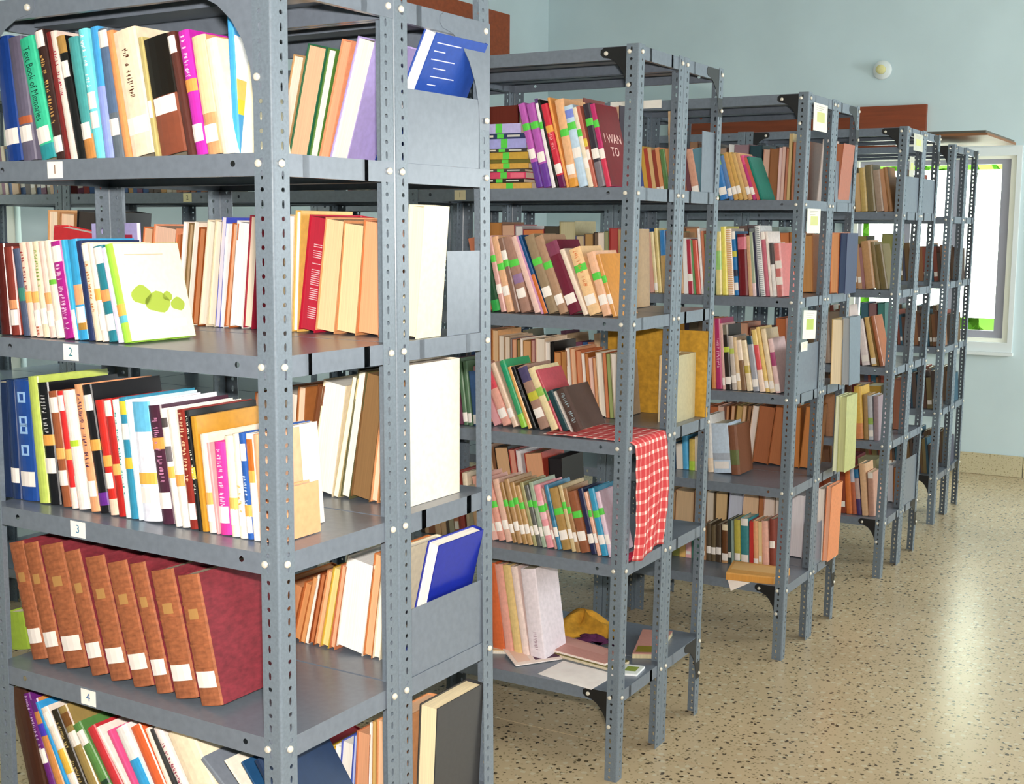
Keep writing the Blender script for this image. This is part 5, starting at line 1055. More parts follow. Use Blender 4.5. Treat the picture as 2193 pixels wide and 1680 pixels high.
('E',0,4,'r',-0.226,0.5041,0.0204,0.2366,0.1428,0.0543,'#2c5468',{'p':'#6a5440','far':1}),
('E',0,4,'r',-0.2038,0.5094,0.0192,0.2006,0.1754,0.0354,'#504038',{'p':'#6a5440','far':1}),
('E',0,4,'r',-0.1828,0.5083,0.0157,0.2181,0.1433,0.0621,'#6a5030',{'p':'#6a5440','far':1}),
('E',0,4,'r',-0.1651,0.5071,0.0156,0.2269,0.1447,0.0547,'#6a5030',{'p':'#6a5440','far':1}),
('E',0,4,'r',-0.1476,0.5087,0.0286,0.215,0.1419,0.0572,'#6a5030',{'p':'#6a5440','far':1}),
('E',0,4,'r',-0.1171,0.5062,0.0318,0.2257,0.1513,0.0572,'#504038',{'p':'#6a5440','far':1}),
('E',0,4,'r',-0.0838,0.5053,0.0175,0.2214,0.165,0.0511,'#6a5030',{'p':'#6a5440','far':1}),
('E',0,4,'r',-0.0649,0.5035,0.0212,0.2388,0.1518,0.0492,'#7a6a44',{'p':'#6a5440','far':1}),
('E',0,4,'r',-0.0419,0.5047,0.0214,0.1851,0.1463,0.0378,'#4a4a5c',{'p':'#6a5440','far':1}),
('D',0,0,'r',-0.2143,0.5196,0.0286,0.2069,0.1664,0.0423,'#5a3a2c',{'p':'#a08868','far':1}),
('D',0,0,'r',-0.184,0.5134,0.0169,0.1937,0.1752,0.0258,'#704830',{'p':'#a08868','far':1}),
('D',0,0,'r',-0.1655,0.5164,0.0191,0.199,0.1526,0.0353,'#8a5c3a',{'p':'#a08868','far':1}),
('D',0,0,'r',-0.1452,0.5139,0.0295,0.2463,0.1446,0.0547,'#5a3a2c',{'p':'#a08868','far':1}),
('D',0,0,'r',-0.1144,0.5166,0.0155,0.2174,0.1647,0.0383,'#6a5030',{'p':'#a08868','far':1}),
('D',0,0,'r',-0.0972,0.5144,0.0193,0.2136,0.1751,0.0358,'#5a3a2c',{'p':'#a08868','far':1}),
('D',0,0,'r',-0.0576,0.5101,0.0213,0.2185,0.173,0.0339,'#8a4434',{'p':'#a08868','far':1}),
('B',0,0,'f',-0.86,0.0542,0.0273,0.1844,0.1733,0.1287,'#5a4a40',{'L':0.12,'far':1}),
('B',0,0,'f',-0.8312,0.0501,0.024,0.1936,0.1551,0.1267,'#b87858',{'L':0.12,'far':1}),
('B',0,2,'f',-0.7067,0.0564,0.0245,0.2428,0.1694,0.126,'#784058',{'far':1}),
('B',0,2,'f',-0.6809,0.0571,0.0203,0.2447,0.1535,0.1314,'#58785a',{'L':0.12}),
('B',0,2,'f',-0.659,0.0554,0.0168,0.2355,0.1584,0.1134,'#58785a',{'L':0.12}),
('B',0,2,'f',-0.6405,0.0598,0.0335,0.1989,0.1761,0.1231,'#385a8c',{'L':0.12}),
('B',0,3,'f',-0.86,0.0561,0.0169,0.2477,0.152,0.1189,'#5a4a40',{'L':0.12,'far':1}),
('B',0,3,'f',-0.8413,0.0558,0.015,0.192,0.1511,0.1101,'#e0b890',{'L':0.12,'far':1}),
('B',0,3,'f',-0.8247,0.0575,0.0311,0.2064,0.1706,0.1281,'#b87858',{'L':0.12,'far':1}),
('B',0,3,'f',-0.7916,0.0517,0.0215,0.1867,0.1652,0.1337,'#e0b890',{'far':1}),
('B',0,3,'f',-0.7679,0.0565,0.0221,0.211,0.1459,0.1082,'#e0b890',{'L':0.12,'far':1}),
('B',0,3,'f',-0.7445,0.0568,0.0143,0.2136,0.1603,0.1058,'#5a4a40',{'far':1}),
('B',0,3,'f',-0.729,0.0547,0.02,0.1854,0.1689,0.1301,'#a8a088',{'L':0.12,'far':1}),
('B',0,3,'f',-0.7072,0.0571,0.021,0.2246,0.1629,0.124,'#b87858',{'far':1}),
('B',0,3,'f',-0.6846,0.0506,0.0244,0.2478,0.1767,0.133,'#983c34',{}),
('B',0,3,'f',-0.6584,0.0598,0.0217,0.2461,0.1743,0.1127,'#d8c8b0',{'L':0.12}),
('B',0,3,'f',-0.6348,0.0523,0.0124,0.2015,0.1521,0.1121,'#a8a088',{'L':0.12,'far':1}),
('B',0,3,'f',-0.6206,0.0594,0.0142,0.189,0.1758,0.1216,'#e0b890',{'far':1}),
('B',1,0,'f',-0.6366,0.0591,0.0253,0.187,0.1417,0.1073,'#d8c8b0',{'L':0.12,'far':1}),
('B',1,0,'f',-0.6095,0.0515,0.0359,0.1932,0.1468,0.1066,'#a8a088',{'far':1}),
('B',1,0,'f',-0.5715,0.0586,0.0431,0.1791,0.1663,0.1114,'#385a8c',{'L':0.12,'far':1}),
('B',1,0,'f',-0.5269,0.056,0.0229,0.2142,0.1721,0.0983,'#d8c8b0',{'far':1}),
('B',1,0,'f',-0.3059,0.0538,0.0434,0.2121,0.1531,0.1113,'#983c34',{'L':0.12,'far':1}),
('B',1,0,'f',-0.2609,0.0506,0.0292,0.2046,0.1637,0.0945,'#a8a088',{'L':0.12,'far':1}),
('B',1,0,'f',-0.2301,0.0586,0.0325,0.1795,0.1543,0.1034,'#d8c8b0',{'L':0.12,'far':1}),
('B',1,0,'f',-0.1955,0.0532,0.0393,0.202,0.1406,0.1104,'#784058',{'L':0.12,'far':1}),
('B',1,0,'f',-0.0674,0.0555,0.0269,0.1911,0.1615,0.1057,'#b87858',{'L':0.12,'far':1}),
('B',2,0,'f',-0.86,0.0521,0.0381,0.1709,0.1532,0.0865,'#784058',{'L':0.12,'far':1}),
('B',2,0,'f',-0.8198,0.051,0.0311,0.1739,0.169,0.088,'#983c34',{'L':0.12,'far':1}),
('B',2,0,'f',-0.7869,0.0532,0.0419,0.1793,0.1774,0.1058,'#385a8c',{'L':0.12,'far':1}),
('B',2,0,'f',-0.7437,0.053,0.0197,0.2053,0.141,0.1074,'#a8a088',{'L':0.12,'far':1}),
('B',2,0,'f',-0.7222,0.0517,0.039,0.1958,0.168,0.0961,'#983c34',{'far':1}),
('B',2,0,'f',-0.6042,0.0563,0.0425,0.174,0.1495,0.1125,'#385a8c',{'far':1}),
('B',2,0,'f',-0.5601,0.0587,0.0261,0.1813,0.1693,0.0992,'#c89858',{'L':0.12,'far':1}),
('B',2,0,'f',-0.5319,0.0579,0.0235,0.2009,0.1651,0.1038,'#385a8c',{'L':0.12,'far':1}),
('B',2,0,'f',-0.507,0.0559,0.0304,0.175,0.1621,0.088,'#784058',{'far':1}),
('B',2,0,'f',-0.475,0.0578,0.035,0.1928,0.1535,0.1146,'#385a8c',{'L':0.12,'far':1}),
('B',2,0,'f',-0.4382,0.054,0.0282,0.1942,0.1555,0.1106,'#5a4a40',{'far':1}),
('B',2,0,'f',-0.4084,0.0541,0.0415,0.1973,0.162,0.1088,'#5a4a40',{'far':1}),
('B',2,0,'f',-0.3647,0.0514,0.0275,0.1905,0.1416,0.0902,'#c89858',{'far':1}),
('B',2,0,'f',-0.3359,0.0542,0.027,0.1967,0.1446,0.1003,'#d8c8b0',{'L':0.12,'far':1}),
('B',2,0,'f',-0.3072,0.0589,0.02,0.1852,0.1781,0.0878,'#d8c8b0',{'L':0.12,'far':1}),
('B',2,0,'f',-0.286,0.0589,0.0386,0.2108,0.1626,0.1143,'#b87858',{'far':1}),
('B',2,0,'f',-0.2453,0.0525,0.0415,0.1849,0.1784,0.0941,'#b87858',{'L':0.12,'far':1}),
('B',2,0,'f',-0.2016,0.0556,0.0252,0.2055,0.1489,0.0968,'#b87858',{'far':1}),
('B',2,0,'f',-0.1748,0.059,0.0263,0.1749,0.1701,0.0937,'#385a8c',{'far':1}),
('B',2,0,'f',-0.1471,0.0547,0.0433,0.2,0.1766,0.1079,'#b87858',{'far':1}),
('B',2,0,'f',-0.0741,0.0587,0.0229,0.1896,0.1679,0.113,'#5a4a40',{'L':0.12,'far':1}),
('B',3,0,'f',-0.4811,0.0537,0.0311,0.187,0.1543,0.1051,'#a8a088',{'L':0.12,'far':1}),
('B',3,0,'f',-0.4487,0.0533,0.0218,0.2116,0.1581,0.1037,'#784058',{'L':0.12,'far':1}),
('B',3,0,'f',-0.4254,0.0512,0.02,0.2161,0.1635,0.1047,'#d8c8b0',{'far':1}),
('B',3,0,'f',-0.4038,0.055,0.0253,0.2029,0.1588,0.0972,'#385a8c',{'far':1}),
('B',3,0,'f',-0.3772,0.05,0.0424,0.196,0.1609,0.1056,'#e0b890',{'far':1}),
('B',3,0,'f',-0.3327,0.0596,0.0327,0.2183,0.15,0.1072,'#385a8c',{'L':0.12,'far':1}),
('B',3,0,'f',-0.2982,0.058,0.0421,0.1836,0.178,0.0957,'#5a4a40',{'far':1}),
('B',3,0,'f',-0.2543,0.0509,0.0294,0.2003,0.1407,0.113,'#d8c8b0',{'L':0.12,'far':1}),
('B',3,0,'f',-0.2231,0.0572,0.0279,0.2104,0.142,0.1073,'#385a8c',{'L':0.12,'far':1}),
('B',3,0,'f',-0.1933,0.0541,0.0339,0.1944,0.1419,0.1008,'#784058',{'L':0.12,'far':1}),
('B',3,0,'f',-0.1576,0.0569,0.0228,0.208,0.1563,0.1,'#a8a088',{'L':0.12,'far':1}),
('B',3,0,'f',-0.1327,0.0534,0.0203,0.2126,0.1562,0.1146,'#e0b890',{'far':1}),
('B',3,0,'f',-0.1111,0.0528,0.0199,0.184,0.1435,0.1135,'#385a8c',{'far':1}),
('B',3,0,'f',-0.0897,0.0523,0.0429,0.1757,0.1544,0.0907,'#983c34',{'far':1}),
('B',3,1,'f',-0.6295,0.0516,0.0199,0.2145,0.1702,0.1098,'#385a8c',{'far':1}),
('C',1,2,'f',-0.8252,0.0599,0.0323,0.192,0.1609,0.0895,'#58785a',{'far':1}),
('C',1,2,'f',-0.7913,0.0553,0.021,0.2146,0.1596,0.1139,'#385a8c',{'L':0.12,'far':1}),
('C',1,2,'f',-0.7388,0.0569,0.0336,0.2234,0.1712,0.0937,'#5a4a40',{'L':0.12,'far':1}),
('C',1,2,'f',-0.5913,0.05,0.044,0.2103,0.1723,0.1053,'#385a8c',{'L':0.12,'far':1}),
('C',1,2,'f',-0.4744,0.0569,0.0293,0.2214,0.1525,0.113,'#a8a088',{'L':0.12,'far':1}),
('C',1,2,'f',-0.4431,0.0587,0.0249,0.1906,0.1468,0.1126,'#58785a',{'far':1}),
('C',1,2,'f',-0.416,0.0538,0.0308,0.1926,0.1786,0.1038,'#5a4a40',{'far':1}),
('C',1,2,'f',-0.2608,0.0521,0.0265,0.227,0.1427,0.1095,'#784058',{'far':1}),
('C',1,2,'f',-0.233,0.0535,0.0357,0.2146,0.1572,0.0961,'#e0b890',{'far':1}),
('C',1,2,'f',-0.1955,0.0561,0.0435,0.1746,0.1761,0.1103,'#784058',{'L':0.12,'far':1}),
('C',1,2,'f',-0.1504,0.053,0.025,0.1773,0.1793,0.0873,'#385a8c',{'far':1}),
('C',1,2,'f',-0.1237,0.0586,0.0353,0.1787,0.1546,0.1118,'#b87858',{'far':1}),
('C',1,2,'f',-0.0865,0.0544,0.0269,0.2214,0.1533,0.0952,'#e0b890',{'L':0.12,'far':1}),
]
# ------------------------------------------------------------------ books
import colorsys
def cname(h):
    r, g, b = [int(h[i:i+2], 16) / 255 for i in (1, 3, 5)]
    H, S_, V_ = colorsys.rgb_to_hsv(r, g, b); H *= 360; L_ = (max(r, g, b) + min(r, g, b)) / 2
    if V_ < .17: return 'black'
    if S_ < .10: return 'white' if V_ > .88 else 'light grey' if V_ > .68 else 'grey' if V_ > .4 else 'dark grey'
    if S_ < .24 and V_ > .78: return 'cream' if 20 < H < 75 else 'pale pink' if H <= 20 or H > 320 else 'pale blue' if H < 260 else 'pale lilac'
    if H < 16 or H >= 345: n = 'red' if S_ > .55 else 'pink' if V_ > .7 else 'dull red'
    elif H < 40: n = ('orange' if S_ > .5 else 'peach') if V_ > .78 else 'brown'
    elif H < 52: n = 'gold' if V_ > .62 else 'olive brown'
    elif H < 72: n = 'yellow' if V_ > .75 and S_ > .4 else 'olive'
    elif H < 165: n = 'green'
    elif H < 195: n = 'teal'
    elif H < 250: n = 'blue'
    elif H < 290: n = 'purple'
    else: n = 'magenta' if V_ > .6 else 'plum'
    if V_ < .5 and not n.startswith('olive') and n != 'plum' and not n.startswith('dull'): n = 'dark ' + n
    elif V_ > .85 and S_ < .45 and n in ('blue', 'green', 'teal', 'purple'): n = 'light ' + n
    return n
SHN = ['top', 'second', 'third', 'fourth', 'bottom']
def strip(name, prof, z0, z1, off, mt, parent, col, f0=0.0, f1=1.0):
    """patch that follows the spine profile, a hair proud of it"""
    Ltot = sum((prof[i + 1] - prof[i]).length for i in range(len(prof) - 1))
    if f0 > 0 or f1 < 1:
        def at(s):
            acc = 0
            for i in range(len(prof) - 1):
                l = (prof[i + 1] - prof[i]).length
                if acc + l >= s - 1e-9: return prof[i].lerp(prof[i + 1], (s - acc) / l if l else 0)
                acc += l
            return prof[-1]
        pts = [at(Ltot * (f0 + (f1 - f0) * k / 3)) for k in range(4)]
    else: pts = prof
    v, f = [], []; n = len(pts)
    for i, p in enumerate(pts):
        a = pts[max(i - 1, 0)]; b = pts[min(i + 1, n - 1)]; d = (b - a); nrm = Vector((d.y, -d.x)).normalized()
        q = p + nrm * off; v += [(p.x, p.y, z0), (q.x, q.y, z0), (q.x, q.y, z1), (p.x, p.y, z1)]
    for i in range(n - 1):
        a, b = i * 4, i * 4 + 4
        f += [(a + 1, b + 1, b + 2, a + 2), (a, b, b + 1, a + 1), (a + 3, a + 2, b + 2, b + 3)]
    f += [(0, 1, 2, 3), (n * 4 - 4, n * 4 - 1, n * 4 - 2, n * 4 - 3)]
    return link(name, mesh(name, v, f), mt, parent, col)
def build_book(e, t, h, d, color, ex, kind, rnd, fromleft=True):
    """e: Empty at the foot of the book. x thickness, y depth (spine in front for kind f), z height"""
    hard = t > .016 or ex.get('V'); bt = .0026 if (hard and t > .014) else .0011
    s0 = min(.006, t * .28) if hard else min(.002, t * .2)
    sx = 0 if fromleft else -t
    fl = kind == 'r'
    def xf(x, y):
        y = d - y if fl else y
        if ex.get('face'): return (y, -x) if False else (sx_f + y, t - x)
        return (sx + x, y)
    sx_f = 0
    if ex.get('face'):
        # cover turned to the front: t runs into the shelf, d along it
        fl = False
    nseg = 6 if hard else 3
    outer = [Vector((0, d))] + [Vector((t / 2 - t / 2 * math.cos(PI * k / nseg), s0 - s0 * math.sin(PI * k / nseg))) for k in range(nseg + 1)] + [Vector((t, d))]
    ti = t - 2 * bt
    inner = [Vector((bt, d))] + [Vector((t / 2 - ti / 2 * math.cos(PI * k / nseg), s0 + bt - s0 * math.sin(PI * k / nseg))) for k in range(nseg + 1)] + [Vector((t - bt, d))]
    n = len(outer); v, f = [], []
    for z in (0, h):
        for p in outer: v.append((*xf(p.x, p.y), z))
        for p in inner: v.append((*xf(p.x, p.y), z))
    for i in range(n - 1):
        f += [(i, i + 1, 2 * n + i + 1, 2 * n + i), (n + i, 3 * n + i, 3 * n + i + 1, n + i + 1), (2 * n + i, 2 * n + i + 1, 3 * n + i + 1, 3 * n + i), (i, n + i, n + i + 1, i + 1)]
    f += [(0, 2 * n, 3 * n, n), (n - 1, 2 * n - 1, 4 * n - 1, 3 * n - 1)]
    cm = mesh('cover', v, f); bm = bmesh.new(); bm.from_mesh(cm); bmesh.ops.recalc_face_normals(bm, faces=bm.faces); bm.to_mesh(cm); bm.free()
    cc = '#7c2530' if ex.get('V') else color
    cov = link('cover', cm, M['cloth_cover'] if ex.get('V') else M['cover'], e, cc)
    # page block
    ip = .0035 if hard else .0006; fe = .004 if hard else .0008
    pts = [xf(bt + .0002, s0 + bt + .001), xf(t - bt - .0002, s0 + bt + .001), xf(t - bt - .0002, d - fe), xf(bt + .0002, d - fe)]
    v = [(p[0], p[1], z) for z in (ip, h - ip) for p in pts]
    pm = mesh('page_block', v, BOXF); bm = bmesh.new(); bm.from_mesh(pm); bmesh.ops.recalc_face_normals(bm, faces=bm.faces); bm.to_mesh(pm); bm.free()
    link('page_block', pm, M['pages'], e, ex.get('p', '#efe2c6'))
    prof = [Vector((sx + p.x, p.y)) for p in outer[1:-1]]
    if kind == 'f' and not ex.get('face'):
        ms = M['cloth_cover'] if ex.get('V') else M['cover']
        if ex.get('V'):
            strip('spine', prof, 0, h, .0005, ms, cov, color)
            for q in (.30, .46, .62, .78): strip('raised_band', prof, h * q - .003, h * q + .003, .0018, ms, cov, color)
            strip('gold_lettering', prof, h * .66, h * .74, .0009, M['ink'], cov, '#b88a50', .3, .7)
        for (a, b, c) in ex.get('b', []): strip('spine_block', prof, h * a, h * b, .0004, ms, cov, c)
        if 'm' in ex:
            c, a, b = ex['m']; z = h * a; vv, ff = [], []
            ymn = min(p.y for p in prof) - .0009; xc = sx + t / 2; gw = min(t * .46, .016)
            while z < h * b:
                l = rnd.uniform(.004, .008)
                if rnd.random() < .86:
                    for _ in range(3):
                        a0 = xc - gw / 2 + rnd.uniform(0, gw * .6); a1 = min(a0 + rnd.uniform(gw * .25, gw * .9), xc + gw / 2); zz = z + rnd.uniform(0, l * .8)
                        k = len(vv); vv += boxv((a0, ymn, zz), (a1, ymn + .0005, zz + .0014)); ff += [tuple(i + k for i in q) for q in BOXF]
                z += l + .0012
            if vv: link('title_lettering', mesh('title_lettering', vv, ff), M['ink'], cov, c)
        if 'st' in ex:
            vv, ff = [], []; z = .004; ymn = min(p.y for p in prof) - .0012
            while z < h - .006:
                k = len(vv); vv += boxv((sx + t * .12, ymn, z), (sx + t * .88, ymn + .001, z + .0035)); ff += [tuple(i + k for i in q) for q in BOXF]; z += .0085
            link('spiral_binding', mesh('spiral_binding', vv, ff), M['ink'], cov, ex['st'])
        for (q, c) in ex.get('t', []): strip('colour_tape', prof, h * q - .012, h * q + .012, .0009, M['print'], cov, c)
        for key in ('L', 'L2'):
            if key in ex:
                lh = .017; q = ex[key]; la = max(h * q - lh, .003); strip('spine_label', prof, la, la + 2 * lh, .0013, M['paper'], cov, '#fbf2ea', .1, .9)
        if 'o' in ex:
            ymn = min(p.y for p in prof)
            for q in (.42, .60, .66, .86):
                sz = min(t * .3, .012); xc = sx + t / 2; z = h * q
                boxes('ornament', [((xc - sz, ymn - .0008, z - sz), (xc + sz, ymn + .002, z - sz * .6)), ((xc - sz, ymn - .0008, z + sz * .6), (xc + sz, ymn + .002, z + sz)),
                                   ((xc - sz, ymn - .0008, z - sz * .6), (xc - sz * .6, ymn + .002, z + sz * .6)), ((xc + sz * .6, ymn - .0008, z - sz * .6), (xc + sz, ymn + .002, z + sz * .6))], M['ink'], cov, '#9cc4ee')
        if 'X' in ex:
            s, c, a, b = ex['X']; ymn = min(p.y for p in prof)
            o = text('title_lettering', s, min(t * .78, .03), M['ink'], cov, (sx + t / 2, ymn - .0008, h * (a + b) / 2), (0, 0, 0), c)
            L_ = max(p.co.x for p in o.data.vertices) - min(p.co.x for p in o.data.vertices)
            k = h * (b - a) / L_; o.scale = (k, 1, 1); o.rotation_mode = 'QUATERNION'
            # letters run down the spine, facing the front
            o.rotation_quaternion = Matrix(((0, 1, 0), (0, 0, -1), (-1, 0, 0))).to_quaternion()
    xr = sx + t
    if ex.get('cov'): box('front_cover', (xr + .0001, .003, .001), (xr + .0008, d - .001, h - .001), M['cover'], cov, ex['cov'])
    if ex.get('tree'):
        pn = box('front_cover', (xr + .0001, .006, .001), (xr + .0008, d - .001, h - .001), M['print'], cov, '#f2e8da')
        for (yy, zz, ry, rz) in ((.055, .095, .028, .02), (.095, .078, .035, .022), (.15, .072, .02, .014), (.125, .09, .014, .01)):
            poly = [(yy + ry * math.cos(2 * PI * k / 16), zz + rz * math.sin(2 * PI * k / 16) * (1 + .15 * math.sin(5 * k))) for k in range(16)]
            prism('printed_tree', poly, xr + .0009, xr + .0012, M['ink'], cov, '#a8c048', axis='x')
        box('printed_band', (xr + .0009, .08, h * .12), (xr + .0011, d - .02, h * .2), M['ink'], cov, '#fbf4e8')
        box('printed_line', (xr + .0009, .03, h * .88), (xr + .0011, d - .05, h * .885), M['ink'], cov, '#d8a868')
    if ex.get('txt'):
        if kind == 'r':
            vv, ff = [], []
            for i in range(13):
                zz = h * (.93 - i * .06); k = len(vv); a = .035 if i > 2 else .015
                vv += boxv((xr + .0001, a, zz), (xr + .0006, a + (.085 if i % 2 == 0 else .03) + rnd.uniform(0, .03), zz + .0022)); ff += [tuple(j + k for j in q) for q in BOXF]
            link('cover_lettering', mesh('cover_lettering', vv, ff), M['ink'], cov, '#d8dcf8')
        else:
            o = text('cover_lettering', 'I WAN\nTO', .045, M['ink'], cov, (xr + .0012, d * .5, h * .5), (PI / 2, 0, PI / 2), '#f0c8c0')
    if ex.get('txt2'):
        vv, ff = [], []; z = h * .12
        while z < h * .78:
            if rnd.random() < .8:
                k = len(vv); vv += boxv((sx + t * .45, -.0004, z), (sx + t * .96, .0036, z + .0016)); ff += [tuple(j + k for j in q) for q in BOXF]
            z += .0048
        link('printed_lines', mesh('printed_lines', vv, ff), M['ink'], cov, '#f4c8cc')
    if ex.get('mag'):
        for (a, b, c) in ((0, .27, '#48a8e0'), (.27, .37, '#f4e030'), (.37, .50, '#f8d468'), (.50, .78, '#ffffff'), (.78, 1, '#3f9fe0')):
            box('front_cover', (xr + .0001, .002, h * a), (xr + .0008, d - .001, h * b), M['print'], cov, c)
        for i in range(5): box('cover_lettering', (xr + .0009, .03, h * (.06 + .03 * i)), (xr + .0012, .12 - .01 * (i % 2), h * (.068 + .03 * i)), M['ink'], cov, '#d8f0ff')
        prism('printed_bird', [(.05, h * .86), (.075, h * .90), (.11, h * .87), (.085, h * .83)], xr + .0009, xr + .0012, M['ink'], cov, '#f0f4ff', axis='x')
    if ex.get('cat'):
        zf = -.0004
        for nm, poly, c in (('printed_figure', [(.04, .16), (.06, .2), (.085, .195), (.09, .16)], '#f4f0f4'), ('printed_figure', [(.09, .18), (.115, .225), (.135, .215), (.135, .17)], '#e8dcb8'), ('printed_figure', [(.14, .17), (.14, .23), (.17, .23), (.175, .17)], '#a83048'), ('printed_figure', [(.06, .15), (.07, .175), (.1, .165), (.09, .15)], '#4868b8')):
            prism(nm, [(a * ex['_w'] / .19, b * h / .26) for a, b in poly], zf - .0004, zf, M['ink'], cov, c, axis='y')
SEQ = {}
def place(rec):
    r, bay, si, k, x, y, t, h, d, th, c, ex = rec
    z = ZS[r][si] + .0006; W = wpos(r, x - BAYW[r] * bay * 1, y, z)
    key = (r, bay, si, k); SEQ.setdefault(key, []).append(1)
    return W, z
def row_word(k): return 'front row' if k == 'f' else 'rear row'
def describe(c, ex, k, t):
    n = cname(c)
    if ex.get('V'): return 'brown cloth bound volume with white label'
    if ex.get('mag'): return 'blue and yellow magazine turned sideways'
    if ex.get('cat'): return 'lilac picture book facing forward'
    if ex.get('face'): return n + ' book with cover facing forward'
    if k == 'r': return ('thin ' if t < .014 else 'thick ' if t > .045 else '') + n + ' book turned page edges out'
    th = 'thin ' if t < .014 else 'thick ' if t > .045 else ''
    if ex.get('X'): return 'green Text Book of Memories volume'
    if ex.get('tree'): return 'lime green book with cream cover'
    if ex.get('cov'): return th + n + ' book, cover visible'
    if ex.get('st'): return th + n + ' spiral bound book'
    if 't' in ex and ex['t']: return th + n + ' book with ' + cname(ex['t'][0][1]) + ' tape'
    if 'L' in ex or 'L2' in ex: return th + n + ' book with white label'
    return th + n + ' book'
GRP = {}
recs = sorted(BOOKS, key=lambda q: (q[0], q[1], q[2], q[3], q[4]))
cnt = {}
SV, SF, SC = [], [], []
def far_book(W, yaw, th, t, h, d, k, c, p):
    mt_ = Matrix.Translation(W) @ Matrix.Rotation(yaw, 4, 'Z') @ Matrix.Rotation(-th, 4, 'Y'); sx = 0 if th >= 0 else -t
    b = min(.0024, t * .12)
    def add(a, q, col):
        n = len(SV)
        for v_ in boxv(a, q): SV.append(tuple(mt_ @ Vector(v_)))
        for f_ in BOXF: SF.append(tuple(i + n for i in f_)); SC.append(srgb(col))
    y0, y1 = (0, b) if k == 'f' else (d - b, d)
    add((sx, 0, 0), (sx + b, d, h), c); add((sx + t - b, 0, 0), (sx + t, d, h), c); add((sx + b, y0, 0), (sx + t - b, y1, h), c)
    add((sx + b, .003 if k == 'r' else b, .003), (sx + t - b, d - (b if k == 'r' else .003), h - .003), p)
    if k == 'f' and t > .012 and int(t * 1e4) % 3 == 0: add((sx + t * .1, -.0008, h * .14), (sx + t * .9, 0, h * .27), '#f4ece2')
for rec in recs:
    r, bay, si, k, x, y, t, h, d, th, c, ex = rec
    ex = dict(ex); key = (r, bay, si, k); cnt[key] = cnt.get(key, -1) + 1
    z = ZS[r][si] + .0008; W = wpos(r, x - BAYW[r] * bay, y, z)
    rnd = random.Random(int(x * 1e4) + si * 31 + ord(r))
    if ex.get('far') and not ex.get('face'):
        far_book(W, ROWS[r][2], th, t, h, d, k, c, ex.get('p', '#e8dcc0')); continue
    place_ = ['', 'second bay ', 'third bay ', 'fourth bay '][bay]
    lab = '%s, %s from left, %s%s, %s shelf, %s rack' % (describe(c, ex, k, t), ordn(cnt[key]), place_, 'front row' if k == 'f' else 'rear row', SHN[si], WHICH[r])
    lab = lab.replace(' bay front row', ' bay').replace(' bay rear row', ' bay rear')
    if len(lab.replace('-', ' ').split()) > 16: lab = lab.replace(' turned page edges out', ' edges out').replace(' with white label', ' labelled').replace(' tape,', '-taped,').replace(' book with ', ' book ')
    if len(lab.replace('-', ' ').split()) > 16: lab = lab.replace(' bay, ', ', ').replace('thick ', '').replace('thin ', '')
    e = empty('book', W, (0, -th, ROWS[r][2] + ex.get('yaw', 0)), lab, 'book', 'books on the steel racks')
    if ex.get('face'):
        ex['_w'] = t
        build_book(e, d, h, t, c, ex, 'f', rnd, True)
    else:
        build_book(e, t, h, d, c, ex, k, rnd, th >= 0)

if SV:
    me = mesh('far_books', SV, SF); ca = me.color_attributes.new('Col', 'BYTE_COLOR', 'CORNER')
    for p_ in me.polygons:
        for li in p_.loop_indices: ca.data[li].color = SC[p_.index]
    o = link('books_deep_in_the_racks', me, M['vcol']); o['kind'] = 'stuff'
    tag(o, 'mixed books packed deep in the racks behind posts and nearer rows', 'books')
# ------------------------------------------------------------------ the flat pile on the second rack's top shelf
PZ = [2.271, 2.2373, 2.2193, 2.1855, 2.1728, 2.1484, 2.1346, 2.1155, 2.1049, 2.0815, 2.0677, 2.0464]
PC = ['#bcb4e4', '#2e3660', '#a6a6e0', '#403c3c', '#c8a040', '#6e6628', '#d0a048', '#504a44', '#d84668', '#2c2620', '#d8aa52']
PR = [-.463, -.448, -.444, -.439, -.434, -.429, -.43, -.446, -.444, -.448, -.418]
for i in range(11):
    zt, zb = PZ[i] - .0018, PZ[i + 1] - .0018; n = 10 - i
    if i == 10: zb = 2.0448
    hh = zt - zb - .0004; lx = .225 + .006 * (i % 3)
    W = wpos('B', PR[i], .055 + .003 * (i % 3), zb)
    e = empty('book', W, (0, 0, ROWS['B'][2]), '%s book lying flat, %s from bottom of pile, top shelf, second rack' % (cname(PC[i]), ordn(n)), 'book', 'books on the steel racks')
    # spine towards the front, cover below and above, length along the shelf
    r_ = .004; dd = .165
    prof = [(.0, hh / 2 - hh / 2)] 
    boards = boxes('cover', [((-lx, .003, 0), (0, dd, .0016)), ((-lx, .003, hh - .0016), (0, dd, hh)), ((-lx, 0, 0.0004), (0, .003, hh - .0004))], M['cover'], e, PC[i])
    box('page_block', (-lx + .003, .0032, .0017), (-.003, dd - .003, hh - .0017), M['pages'], e, '#efe2c8')
    xt = -.075 if i % 2 == 0 else -.085
    box('colour_tape', (xt - .026, -.0009, .0006), (xt, .0001, hh - .0006), M['print'], boards, '#58d048')
    if i in (1, 3, 7, 9):
        box('title_lettering', (-lx * .9, -.0007, hh * .3), (-lx * .55, .0001, hh * .7), M['ink'], boards, '#e0d8c8'); box('title_lettering', (-.07, -.0007, hh * .3), (-.02, .0001, hh * .7), M['ink'], boards, '#c8c8c0')
    if i == 8: box('title_lettering', (-.06, -.0007, hh * .15), (-.006, .0001, hh * .85), M['ink'], boards, '#e86a80')
